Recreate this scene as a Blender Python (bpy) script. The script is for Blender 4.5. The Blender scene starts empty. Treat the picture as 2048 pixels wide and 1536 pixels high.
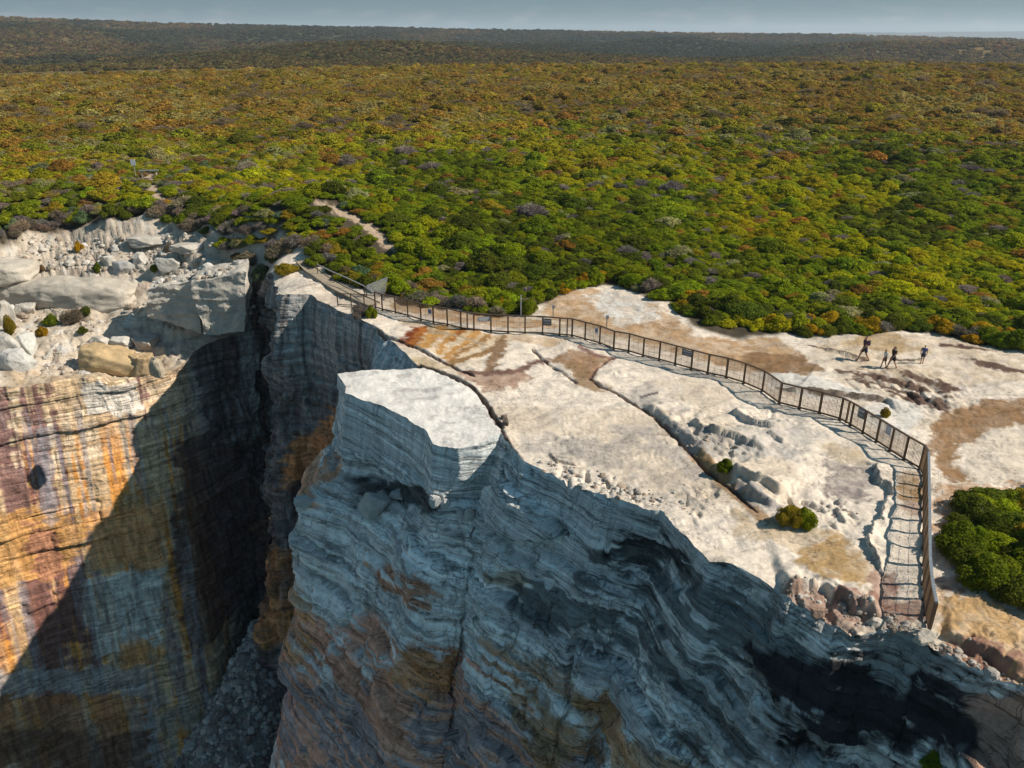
import bpy, bmesh, math, random
import numpy as np
from mathutils import Vector, Matrix, Quaternion

rng = np.random.default_rng(7)
random.seed(7)
scene = bpy.context.scene
COL = scene.collection
R = math.radians
f32 = np.float32

# ---------------------------------------------------------------- camera model
F, CX, CY = 1577.0, 1024.0, 768.0
PITCH = R(23.9)
CAMH = 20.0
SP, CP = math.sin(PITCH), math.cos(PITCH)


def ray(u, v):
    a = (np.asarray(u, float) - CX) / F
    b = (np.asarray(v, float) - CY) / F
    return a, CP - b * SP, -SP - b * CP


def at_z(u, v, z=0.0):
    x, y, w = ray(u, v)
    t = (z - CAMH) / w
    return np.stack([x * t, y * t, np.broadcast_to(z, np.shape(t)) + 0.0 * t], -1)


def at_y(u, v, Y):
    x, y, w = ray(u, v)
    t = Y / y
    return np.stack([x * t, y * t, CAMH + w * t], -1)


def proj(P):
    P = np.asarray(P, float)
    fwd = P[..., 1] * CP - (P[..., 2] - CAMH) * SP
    dn = -P[..., 1] * SP - (P[..., 2] - CAMH) * CP
    return CX + F * P[..., 0] / fwd, CY + F * dn / fwd, fwd


# ---------------------------------------------------------------- noise
VAL = rng.uniform(-1, 1, 65536).astype(f32)


def rnd(a, b=0):
    a = np.asarray(a, np.int64)
    b = np.asarray(b, np.int64)
    return VAL[(a * 73856093 ^ b * 19349663 ^ (a * 31 + b * 17) >> 3) & 65535]


def vn(x, y, z=None, seed=0):
    x = np.asarray(x, f32) + f32(seed * 17.31 + 500)
    y = np.asarray(y, f32) + f32(seed * 7.77 + 500)
    ix = np.floor(x).astype(np.int64); iy = np.floor(y).astype(np.int64)
    fx = x - ix; fy = y - iy
    fx = fx * fx * (3 - 2 * fx); fy = fy * fy * (3 - 2 * fy)
    ax = ix * 73856093; bx = ax + 73856093
    ay = iy * 19349663; by = ay + 19349663
    if z is None:
        h = lambda p, q: VAL[(p ^ q ^ (p >> 7) ^ (q >> 5)) & 65535]
        a = h(ax, ay); b = h(bx, ay); c = h(ax, by); d = h(bx, by)
        t = a + (b - a) * fx
        return t + (c + (d - c) * fx - t) * fy
    z = np.asarray(z, f32) + f32(seed * 3.3 + 500)
    iz = np.floor(z).astype(np.int64)
    fz = z - iz
    fz = fz * fz * (3 - 2 * fz)
    az = iz * 83492791; bz = az + 83492791

    def h(p, q, r):
        k = p ^ q ^ r
        return VAL[(k ^ (k >> 9)) & 65535]
    out = None
    for zz, w in ((az, 1 - fz), (bz, fz)):
        a = h(ax, ay, zz); b = h(bx, ay, zz); c = h(ax, by, zz); d = h(bx, by, zz)
        t = a + (b - a) * fx
        t = (t + (c + (d - c) * fx - t) * fy) * w
        out = t if out is None else out + t
    return out


def fbm(x, y, z=None, oct=4, seed=0, gain=0.5):
    s = 0; a = 1.0; k = 1.0; n = 0
    for i in range(oct):
        s = s + a * vn(x * k, y * k, None if z is None else z * k, seed + i * 3)
        n += a
        a *= gain; k *= 2.03
    return s / n * 1.6


def sstep(a, b, x):
    t = np.clip((x - a) / (b - a), 0, 1)
    return t * t * (3 - 2 * t)


def lerp(a, b, t):
    return a + (b - a) * t


def mixc(c, new, w):
    w = np.clip(w, 0, 1)[:, None]
    return c * (1 - w) + np.asarray(new) * w


# ---------------------------------------------------------------- 2-D geometry helpers
def pl_dist(P, L, margin=1e9):
    """distance to polyline L (k,2), side (+ = left of direction), and arclength fraction"""
    L = np.asarray(L, float)
    best = np.full(len(P), 1e9); side = np.zeros(len(P)); tt = np.zeros(len(P))
    lo = L.min(0) - margin; hi = L.max(0) + margin
    sel = np.where((P[:, 0] > lo[0]) & (P[:, 0] < hi[0]) & (P[:, 1] > lo[1]) & (P[:, 1] < hi[1]))[0]
    if len(sel) == 0:
        return best, side, tt
    Q = P[sel]
    b = np.full(len(sel), 1e9); sd = np.zeros(len(sel)); ta = np.zeros(len(sel))
    seg = L[1:] - L[:-1]
    ln = np.hypot(seg[:, 0], seg[:, 1]); cum = np.concatenate([[0], np.cumsum(ln)])
    for i in range(len(seg)):
        d = Q - L[i]
        t = np.clip((d @ seg[i]) / max(ln[i] ** 2, 1e-9), 0, 1)
        r = d - t[:, None] * seg[i]
        dd = np.hypot(r[:, 0], r[:, 1])
        m = dd < b
        b[m] = dd[m]
        cr = seg[i][0] * d[:, 1] - seg[i][1] * d[:, 0]
        sd[m] = np.sign(cr[m]); ta[m] = (cum[i] + t[m] * ln[i]) / cum[-1]
    best[sel] = b; side[sel] = sd; tt[sel] = ta
    return best, side, tt


def in_poly(P, L):
    L = np.asarray(L, float)
    inside = np.zeros(len(P), bool)
    lo = L.min(0); hi = L.max(0)
    sel = np.where((P[:, 0] >= lo[0]) & (P[:, 0] <= hi[0]) & (P[:, 1] >= lo[1]) & (P[:, 1] <= hi[1]))[0]
    if len(sel) == 0:
        return inside
    x = P[sel, 0]; y = P[sel, 1]
    r = np.zeros(len(sel), bool)
    n = len(L)
    for i in range(n):
        x1, y1 = L[i]; x2, y2 = L[(i + 1) % n]
        if y1 == y2:
            continue
        c = ((y1 > y) != (y2 > y)) & (x < (x2 - x1) * (y - y1) / (y2 - y1) + x1)
        r ^= c
    inside[sel] = r
    return inside


def sdf_poly(P, L, margin=3.0):
    """positive inside; clipped at -margin outside"""
    L = np.asarray(L, float)
    d, _, _ = pl_dist(P, np.vstack([L, L[:1]]), margin)
    i = in_poly(P, L)
    d = np.minimum(d, 50.0)
    return np.where(i, d, -d)


def gsmooth(A, sig):
    """gaussian smoothing along axis 0"""
    if sig < 0.3:
        return A
    k = int(sig * 3) + 1
    x = np.arange(-k, k + 1)
    w = np.exp(-0.5 * (x / sig) ** 2); w /= w.sum()
    B = np.concatenate([np.repeat(A[:1], k, 0), A, np.repeat(A[-1:], k, 0)], 0)
    out = np.zeros_like(A)
    for i, wi in enumerate(w):
        out += wi * B[i:i + len(A)]
    return out


# ---------------------------------------------------------------- the rim of the cliff: columns of the control net
LEAN = [0, .25, .6, .7, 1.2, 1.8, 2.9, 4.4, 6.8, 10.0, 15.0]
D0 = [0, 1.5, 3, 3.6, 5, 7, 10.5, 16, 25, 38, 58]
GUL = [0, .05, .15, .2, .3, .5, .9, 1.5, 2.4, 3.6, 6.5]
WALL = [0, .2, .4, .5, .6, .7, 1.3, 2.2, 3.6, 6, 9]
CAKE = [0, .15, .4, .45, .3, 2.4, 3.4, 5.0, 8.0, 12, 18]
SLAB = [0, .3, .8, 1.0, 1.5, 2.5, 4.3, 6.4, 10, 14, 20]
# u, v, z, outward angle (deg), offsets, roughness top, wiggle
RIM = [
    (-900, 860, -4, 292, LEAN, 1, .2), (-300, 795, -5.8, 290, LEAN, 1, .2), (0, 770, -7.4, 288, LEAN, 1, .25),
    (130, 762, -8.0, 288, LEAN, 1, .25), (250, 757, -8.6, 288, LEAN, 1, .25), (335, 745, -9, 290, LEAN, 1, .2),
    (405, 692, -7.5, 290, [0, .1, .3, .4, .8, 1.2, 1.8, 2.8, 4, 6, 10], 1, .1),
    (495, 640, -6, 290, GUL, .6, .1), (512, 528, -.8, 262, GUL, .6, .3), (545, 545, 0, 225, GUL, .7, .35),
    (562, 592, 0, 220, WALL, .55, .3), (620, 590, 0, 235, WALL, .35, .25),
    (680, 622, 0, 235, [0, .3, .5, .5, .4, -.4, .5, 1.6, 3, 6, 9], .25, .12),
    (738, 645, 0, 225, [0, .3, .6, .6, .2, -.7, .3, 1.8, 3.5, 6, 9], .25, .1),
    (775, 672, 0, 215, [0, 1.0, 1.6, 1.2, .4, -.4, .8, 2.2, 4, 7, 10], .12, .04),
    (832, 727, 0, 195, [0, .5, .8, .5, .2, .2, 1, 2.5, 4.5, 7, 10], .12, .03),
    (850, 736, 0, 150, [0, .05, .1, .0, -.1, .2, .5, 1.5, 3, 5, 8], .12, .01),
    (760, 741, 0, 110, [0, .1, .2, -.2, -.2, .2, .5, .8, 1.5, 3, 6], .12, .01),
    (674, 746, 0, 170, [0, .15, .4, .4, .5, 2.2, 3.0, 3.6, 5.2, 8, 12], .12, .01),
    (692, 773, 0, 190, [0, .2, .5, .5, .8, 3.2, 4.0, 4.5, 6.4, 9.5, 14], .12, .02),
    (690, 790, 0, 205, [0, .2, .5, .5, .8, 3.6, 4.4, 4.9, 7.0, 10, 15], .12, .03),
    (743, 804, 0, 225, CAKE, .12, .05), (812, 836, 0, 230, CAKE, .12, .08), (853, 862, 0, 227, CAKE, .14, .08),
    (866, 887, 0, 238, CAKE, .16, .05), (914, 898, 0, 246, [0, -.2, -.4, -.35, .1, 2.1, 3.3, 5.0, 8.0, 12, 18], .2, .08),
    (962, 890, 0, 246, [0, -.4, -.7, -.4, .6, 2.6, 3.8, 5.4, 8.2, 12.4, 18.4], .25, .08),
    (1003, 870, 0, 240, [0, .8, 1.7, 2.0, 2.6, 3.7, 4.7, 6.0, 8.8, 13.2, 19.2], .5, .04),
    (1048, 922, 0, 234, [0, .35, .9, 1.2, 1.8, 2.9, 4.2, 5.8, 8.6, 12.6, 18.6], .6, .06),
    (1096, 943, 0, 232, SLAB, .3, .2), (1164, 972, 0, 236, SLAB, .4, .3), (1200, 990, 0, 236, SLAB, .4, .22),
    (1262, 1006, 0, 236, SLAB, .35, .22), (1324, 1018, 0, 230, SLAB, .25, .25), (1361, 1059, 0, 222, SLAB, .2, .12),
    (1400, 1098, 0, 225, SLAB, .2, .06), (1418, 1119, 0, 235, SLAB, .3, .05),
    (1466, 1128, 0, 238, [0, .4, 1.0, 1.2, 1.7, 2.6, 4.2, 6.4, 10, 14, 20], .5, .1),
    (1515, 1153, 0, 232, [0, .4, 1.0, 1.2, 1.7, 2.6, 4.2, 6.4, 10, 14, 20], .5, .1),
    (1561, 1186, 0, 232, [0, .4, 1.0, 1.2, 1.7, 2.6, 4.2, 6.4, 10, 14, 20], .7, .1),
    (1615, 1219, 0, 235, [0, .3, .9, 1.1, 1.6, 2.5, 4.2, 6.4, 10, 14, 20], .8, .1),
    (1706, 1262, 0, 240, [0, .3, .8, 1.0, 1.5, 2.4, 4.0, 6.2, 10, 14, 20], .8, .15),
    (1789, 1258, 0, 240, [0, .4, 1.1, 1.3, 1.7, 2.6, 4.0, 6.2, 10, 14, 20], .7, .15),
    (1842, 1275, 0, 232, [0, .4, 1.1, 1.3, 1.7, 2.6, 4.0, 6.2, 10, 14, 20], .7, .12),
    (1862, 1300, 0, 228, [0, .2, .6, .8, 1.3, 2.2, 4.0, 6.2, 10, 14, 20], .8, .1),
    (1963, 1335, 0, 232, [0, .15, .7, .9, 1.4, 2.2, 3.6, 6, 10, 14, 20], .8, .15),
    (2045, 1364, 0, 232, [0, .1, 3.9, 4.2, 4.4, 4.7, 5.2, 6.8, 10, 14, 20], .8, .15),
    (2300, 1490, 0, 232, [0, .1, 4.0, 4.3, 3.0, 3.6, 4.6, 6, 10, 14, 20], .8, .1),
    (2800, 1720, 0, 232, [0, .1, 2.2, 2.6, 3.0, 3.6, 4.6, 6, 10, 14, 20], .8, .1),
]
NC = len(RIM)


# ---------------------------------------------------------------- terrain height
def zfar(X, Y):
    r = np.hypot(X, Y)
    z = np.interp(r, [0, 70, 86, 105, 140, 180, 240, 300, 345, 420, 600], [0, 0, .7, 2.4, 4.4, 5.9, 7.3, 8.2, 8.0, 3, -6])
    return z + 0.009 * X * np.clip(r / 300, 0, 1.2) ** 1.5


_cp = [(c[0], c[1], c[2]) for c in RIM]
_cp += [(1000, 800, 0), (1200, 900, 0), (1300, 750, 0), (1500, 850, .1), (1500, 720, .1), (1700, 720, .2), (1900, 700, .3),
        (2048, 760, .2), (1950, 900, .1), (1700, 1000, .1), (1950, 1150, 0), (2040, 1250, 0), (1100, 640, 0), (900, 640, 0),
        (760, 610, 0), (1250, 610, .3), (1400, 680, .1), (2300, 800, .2), (2300, 1200, 0), (2700, 1300, 0), (2700, 900, 0), (760, 780, 0), (900, 830, 0),
        (640, 560, .1), (700, 590, 0), (1900, 1300, 0), (1250, 970, 0), (1650, 1180, 0), (1450, 1060, 0), (3200, 1500, 0),
        (150, 465, -.5), (150, 588, -4.5), (150, 520, -2.4), (0, 500, -1.2), (0, 600, -5), (0, 700, -6.4), (150, 680, -6.8), (300, 475, -.3),
        (300, 560, -3.4), (262, 640, -6.3), (345, 655, -6.6), (-300, 600, -4.5), (-300, 480, 0), (-700, 500, 0), (-700, 650, -5),
        (420, 500, -.2), (478, 512, -.2), (540, 528, .1), (600, 540, .1), (430, 600, -4.5), (400, 560, -2.6)]
_cw = [at_z(u, v, z) for u, v, z in _cp]
for az in range(-50, 51, 12):
    for r in (100, 125, 160, 210, 280, 340):
        X = r * math.sin(R(az)); Y = r * math.cos(R(az))
        _cw.append(np.array([X, Y, float(zfar(X, Y))]))
_cw = np.array(_cw)


def _U(d2):
    return 0.5 * d2 * np.log(d2 + 1e-9)


_n = len(_cw)
_d2 = ((_cw[:, None, :2] - _cw[None, :, :2]) ** 2).sum(-1)
_A = np.zeros((_n + 3, _n + 3))
_A[:_n, :_n] = _U(_d2) + np.eye(_n) * 2.0
_A[:_n, _n] = 1; _A[:_n, _n + 1:] = _cw[:, :2]
_A[_n, :_n] = 1; _A[_n + 1:, :_n] = _cw[:, :2].T
_W = np.linalg.solve(_A, np.concatenate([_cw[:, 2], [0, 0, 0]]))


def h_base(X, Y):
    X = np.asarray(X, float); Y = np.asarray(Y, float)
    out = _W[_n] + _W[_n + 1] * X + _W[_n + 2] * Y
    for i in range(_n):
        out += _W[i] * _U((X - _cw[i, 0]) ** 2 + (Y - _cw[i, 1]) ** 2)
    k = sstep(108, 150, np.hypot(X, Y))
    return out * (1 - k) + zfar(X, Y) * k


def px2w(pts):
    """pixels -> points on the smooth terrain"""
    pts = np.asarray(pts, float)
    z = np.zeros(len(pts))
    for _ in range(14):
        P = at_z(pts[:, 0], pts[:, 1], z)
        z = 0.5 * z + 0.5 * h_base(P[:, 0], P[:, 1])
    return at_z(pts[:, 0], pts[:, 1], z)


def pxy(pts):
    return px2w(pts)[:, :2]


# ---------------------------------------------------------------- plateau features (traced, laid out on the ground)
CR1 = pxy([(742, 650), (770, 668), (800, 683), (844, 702), (879, 720), (905, 732), (925, 742), (945, 752)])
CR_CAKE = pxy([(838, 729), (870, 740), (895, 750), (920, 763), (945, 777), (959, 788), (968, 800), (977, 815), (990, 838), (1004, 858)])
CR_CAKE2 = pxy([(1002, 862), (1012, 880), (1030, 905), (1046, 924), (1062, 946)])
CR2A = pxy([(1064, 697), (1090, 720), (1115, 736), (1137, 751), (1152, 764)])
CR2B = pxy([(1180, 757), (1201, 770), (1232, 785), (1256, 799), (1280, 814), (1307, 832), (1333, 857), (1356, 877), (1380, 905), (1419, 948), (1448, 972), (1481, 1001), (1512, 1028)])
CR3 = pxy([(1225, 712), (1207, 724), (1190, 740), (1180, 757)])
SC_K2 = pxy([(1268, 806), (1307, 830), (1333, 855), (1356, 874), (1382, 905), (1419, 946), (1448, 968), (1481, 996), (1512, 1022)])
SC_S1 = pxy([(1372, 848), (1390, 858), (1403, 869), (1436, 880), (1473, 884), (1505, 897), (1530, 905)])
SC_S2 = pxy([(1458, 818), (1470, 830), (1483, 840), (1505, 853), (1538, 864), (1562, 864), (1590, 856)])
SC_S3 = pxy([(1532, 872), (1545, 880), (1563, 892)])
SC_S4 = pxy([(1452, 956), (1480, 966), (1506, 980), (1540, 992), (1562, 1002)])
SC_S4B = pxy([(1478, 992), (1500, 1003), (1530, 1012), (1552, 1019)])
SC_S5 = pxy([(1742, 920), (1752, 945), (1760, 966), (1778, 998), (1772, 1026), (1750, 1064), (1734, 1096), (1746, 1134), (1782, 1166)])
SC_S6 = pxy([(1560, 776), (1590, 788), (1647, 792), (1710, 797), (1771, 803), (1794, 822)])
SC_L1 = pxy([(-260, 590), (-80, 592), (60, 600), (120, 608), (200, 610), (262, 596)])
SC_L2 = pxy([(-260, 545), (0, 545), (90, 548), (200, 552), (270, 545)])
SC_L3 = pxy([(130, 472), (200, 476), (300, 480), (360, 490), (430, 498)])
SC_L4 = pxy([(150, 460), (230, 462), (300, 466)])
SC_P1 = pxy([(1640, 700), (1680, 712), (1715, 722), (1760, 722)])
SC_F1 = pxy([(1560, 1184), (1600, 1186), (1650, 1190), (1690, 1210), (1735, 1232), (1770, 1240)])
SC_F2 = pxy([(1880, 1290), (1930, 1305), (1990, 1320), (2060, 1350)])
SC_D1 = pxy([(1096, 905), (1104, 920), (1130, 926), (1170, 930)])


def scarp(P, L, step, width, fall, flip=1.0, rag=0.25, seed=0):
    """a step: ground on the left of L (flip to reverse) stands STEP higher and eases back over FALL metres"""
    d, s, t = pl_dist(P, L, fall * 3.5)
    d = d * s * flip
    d = d + rag * fbm(P[:, 0] * 1.4, P[:, 1] * 1.4, oct=3, seed=40 + seed)
    e = sstep(0, .12, t) * sstep(0, .12, 1 - t)
    return step * e * np.where(d > 0, sstep(0, width, d) * np.exp(-np.maximum(d - width, 0) / fall), 0)


def groove(P, L, depth, w, rag=.05, seed=0):
    d, s, t = pl_dist(P, L, w * 6)
    d = np.abs(d + rag * vn(P[:, 0] * 2.5, P[:, 1] * 2.5, seed=70 + seed))
    return -depth * np.exp(-(d / w) ** 4)


def h_full(X, Y):
    X = np.asarray(X, float); Y = np.asarray(Y, float)
    P = np.stack([X, Y], -1)
    h = h_base(X, Y)
    near = sstep(110, 80, np.hypot(X, Y))
    left = sstep(-22, -30, X) * sstep(60, 64, Y) * sstep(96, 88, Y)
    h += near * (.13 * fbm(X * .35, Y * .35, oct=3, seed=1) + .045 * fbm(X * 1.5, Y * 1.5, oct=3, seed=2) + .012 * fbm(X * 6, Y * 6, oct=2, seed=5))
    rub = vn(X * 1.9, Y * 1.9, seed=8)
    h += left * (.22 * fbm(X * .8, Y * .8, oct=4, seed=3) + .12 * np.abs(rub))
    # low terraces of the bedded sandstone
    tw = fbm((X + Y) * .16, (Y - X) * .42, oct=4, seed=9)
    tz = tw * 5.0
    tk = sstep(.0, .5, fbm(X * .3, Y * .3, oct=2, seed=19))
    h += near * (1 - left) * .05 * tk * (np.floor(tz) + sstep(.85, 1.0, tz - np.floor(tz)) - tz)
    h += scarp(P, SC_K2, .34, .5, 2.4, 1, .12, 1)
    h += scarp(P, SC_S1, .42, .14, 1.6, 1, .18, 2)
    h += scarp(P, SC_S2, .36, .12, 1.6, 1, .12, 3)
    h += scarp(P, SC_S3, .25, .1, 1.0, 1, .1, 4)
    h += scarp(P, SC_S4, .55, .2, 1.5, 1, .12, 5)
    h += scarp(P, SC_S4B, .45, .2, 1.2, 1, .12, 6)
    h += scarp(P, SC_S5, .34, .08, .6, 1, .34, 7)
    h += scarp(P, SC_S6, .3, .2, 2.0, 1, .08, 8)
    h += scarp(P, SC_L1, .7, 1.0, 3.0, 1, .2, 9)
    h += scarp(P, SC_L2, .4, .8, 3.0, 1, .2, 10)
    h += scarp(P, SC_L3, .4, .3, 2.5, 1, .3, 11)
    h += scarp(P, SC_L4, .3, .3, 2.5, 1, .3, 12)
    h += scarp(P, SC_P1, .2, .2, 1.5, 1, .1, 13)
    h += scarp(P, SC_F1, .6, .2, 1.6, 1, .3, 14)
    h += scarp(P, SC_F2, .4, .2, 1.6, 1, .25, 15)
    h += scarp(P, SC_D1, .12, .1, 1.0, 1, .05, 16)
    # the left shoulder breaks into ragged horizontal ledges
    tq = h * .75 + .5 * fbm(X * .22, Y * .22, oct=3, seed=17)
    fr_ = tq - np.floor(tq)
    h += left * .85 / .75 * (sstep(.55, .95, fr_) - fr_) * (.55 + .45 * vn(X * .2, Y * .2, seed=18))
    # loose pitted patches
    for (u, v, rx, dep, sd) in PITS:
        c = pxy([(u, v)])[0]
        dd = np.hypot(X - c[0], Y - c[1])
        m = np.exp(-(dd / rx) ** 2)
        n = vn(X * 3.2, Y * 1.9, seed=sd)
        h -= m * dep * sstep(.25, .5, n)
    h += groove(P, CR1, .5, .10, .05, 1)
    h += groove(P, CR_CAKE, .9, .10, .06, 2)
    h += groove(P, CR_CAKE2, .2, .05, .04, 3)
    h += groove(P, CR2A, .25, .07, .05, 4)
    h += groove(P, CR2B, .22, .08, .06, 5)
    h += groove(P, CR3, .2, .07, .05, 6)
    return h


PITS = [(1400, 880, 1.6, .25, 21), (1450, 905, 1.5, .2, 22), (1240, 745, .8, .12, 23), (1600, 1010, 1.5, .22, 24), (1650, 1030, 1.4, .22, 25),
        (1170, 965, 1.3, .3, 26), (1230, 1000, 1.3, .3, 27), (1130, 945, .8, .2, 28), (1400, 1020, 1.2, .18, 29), (1420, 990, 1.0, .15, 30), (1640, 1200, 1.0, .3, 31),
        (1720, 1240, 1.0, .3, 32), (1800, 780, 3, .15, 33), (1350, 820, 1.5, .15, 34), (1120, 880, 1.2, .1, 35), (1900, 1290, 1.0, .25, 36), (2000, 1340, 1.2, .25, 37),
        (1850, 790, 2.2, .2, 38), (1530, 830, 1.5, .14, 39), (340, 530, 4, .4, 41), (210, 500, 5, .35, 42), (100, 520, 5, .3, 43), (310, 690, 3, .4, 44), (100, 700, 4, .4, 45)]

# dense rim polyline
_rimc = np.array([at_z(c[0], c[1], c[2]) for c in RIM])
_seglen = np.hypot(*(np.diff(_rimc[:, :2], axis=0).T))
RIMCUM = np.concatenate([[0], np.cumsum(_seglen)])


def _dense_rim():
    ts = []
    s = 0.0
    while s < RIMCUM[-1]:
        p = [np.interp(s, RIMCUM, _rimc[:, k]) for k in range(3)]
        dist = math.sqrt(p[0] ** 2 + p[1] ** 2 + (p[2] - 20) ** 2)
        ts.append(s)
        off = 1.0 if abs(p[0] / max(p[1], 1)) < .72 else 2.5
        s += max(.03, dist / 788 * .95 * off)
    return np.array(ts)


S_ = _dense_rim()
RX = np.interp(S_, RIMCUM, _rimc[:, 0]); RY = np.interp(S_, RIMCUM, _rimc[:, 1])
ANG = np.interp(S_, RIMCUM, [c[3] for c in RIM])
WIG = np.interp(S_, RIMCUM, [c[6] for c in RIM])
RUF = np.interp(S_, RIMCUM, [c[5] for c in RIM])
_xy = gsmooth(np.stack([RX, RY], -1), 1.6)
ANG = gsmooth(ANG[:, None], 5)[:, 0]
OUTX, OUTY = np.cos(np.radians(ANG)), np.sin(np.radians(ANG))
_w = WIG * (fbm(S_ * .9, S_ * 0 + 3, oct=4, seed=11) + .35 * np.abs(vn(S_ * 3.1, S_ * 0, seed=12)))
RIMXY = _xy + np.stack([OUTX, OUTY], -1) * _w[:, None]
RIMW = _w
LAND = np.vstack([RIMXY, [[120, 20], [900, 900], [-900, 900], [-120, 60]]])
CAKE_POLY = (lambda q: at_z(np.array(q, float)[:, 0], np.array(q, float)[:, 1], 0.0)[:, :2])([(838, 727), (870, 740), (895, 750), (920, 763), (945, 777), (959, 788), (968, 800), (977, 815), (990, 838), (1003, 853), (1004, 874), (962, 930), (880, 960), (640, 820), (640, 700), (760, 720)])

# ---------------------------------------------------------------- mesh helpers
def grid_faces(nr, nc):
    i = np.arange(nr * nc).reshape(nr, nc)
    return np.stack([i[:-1, :-1], i[:-1, 1:], i[1:, 1:], i[1:, :-1]], -1).reshape(-1, 4)


def mesh_np(name, V, Q, colr=None, smooth=True, matidx=None):
    """quads (n,4) or tris (n,3) from numpy, optional linear colour per vertex"""
    me = bpy.data.meshes.new(name)
    k = Q.shape[1]
    me.vertices.add(len(V)); me.vertices.foreach_set("co", np.ascontiguousarray(V, f32).ravel())
    me.loops.add(len(Q) * k); me.loops.foreach_set("vertex_index", np.ascontiguousarray(Q, np.int32).ravel())
    me.polygons.add(len(Q))
    me.polygons.foreach_set("loop_start", np.arange(0, len(Q) * k, k, dtype=np.int32))
    me.polygons.foreach_set("use_smooth", np.full(len(Q), smooth))
    if matidx is not None:
        me.polygons.foreach_set("material_index", np.ascontiguousarray(matidx, np.int32))
    me.update(calc_edges=True)
    if colr is not None:
        at = me.attributes.new("tone", 'FLOAT_COLOR', 'POINT')
        c = np.ones((len(V), 4), f32); c[:, :3] = np.clip(colr, 0, 1)
        at.data.foreach_set("color", c.ravel())
    return me


def subset(V, Q, C, mask):
    q = Q[mask]
    used, inv = np.unique(q, return_inverse=True)
    return V[used], inv.reshape(q.shape), C[used]


def link(name, me, mat=None, parent=None):
    o = bpy.data.objects.new(name, me)
    COL.objects.link(o)
    if mat is not None:
        for m in (mat if isinstance(mat, (list, tuple)) else [mat]):
            me.materials.append(m)
    if parent is not None:
        o.parent = parent
    return o


def tag(o, label=None, cat=None, group=None, kind=None):
    if label: o["label"] = label
    if cat: o["category"] = cat
    if group: o["group"] = group
    if kind: o["kind"] = kind
    return o


def empty(name, loc, rz=0.0):
    o = bpy.data.objects.new(name, None)
    o.location = loc; o.rotation_euler = (0, 0, rz); o.empty_display_size = .2
    COL.objects.link(o)
    return o


# ---------------------------------------------------------------- materials
def nodes(name):
    m = bpy.data.materials.new(name); m.use_nodes = True
    nt = m.node_tree; nt.nodes.clear()
    out = nt.nodes.new("ShaderNodeOutputMaterial")
    b = nt.nodes.new("ShaderNodeBsdfPrincipled")
    nt.links.new(b.outputs[0], out.inputs[0])
    return m, nt, b


def N(nt, t, **kw):
    n = nt.nodes.new(t)
    for k, v in kw.items():
        if k in n.inputs:
            n.inputs[k].default_value = v
        else:
            setattr(n, k, v)
    return n


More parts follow.
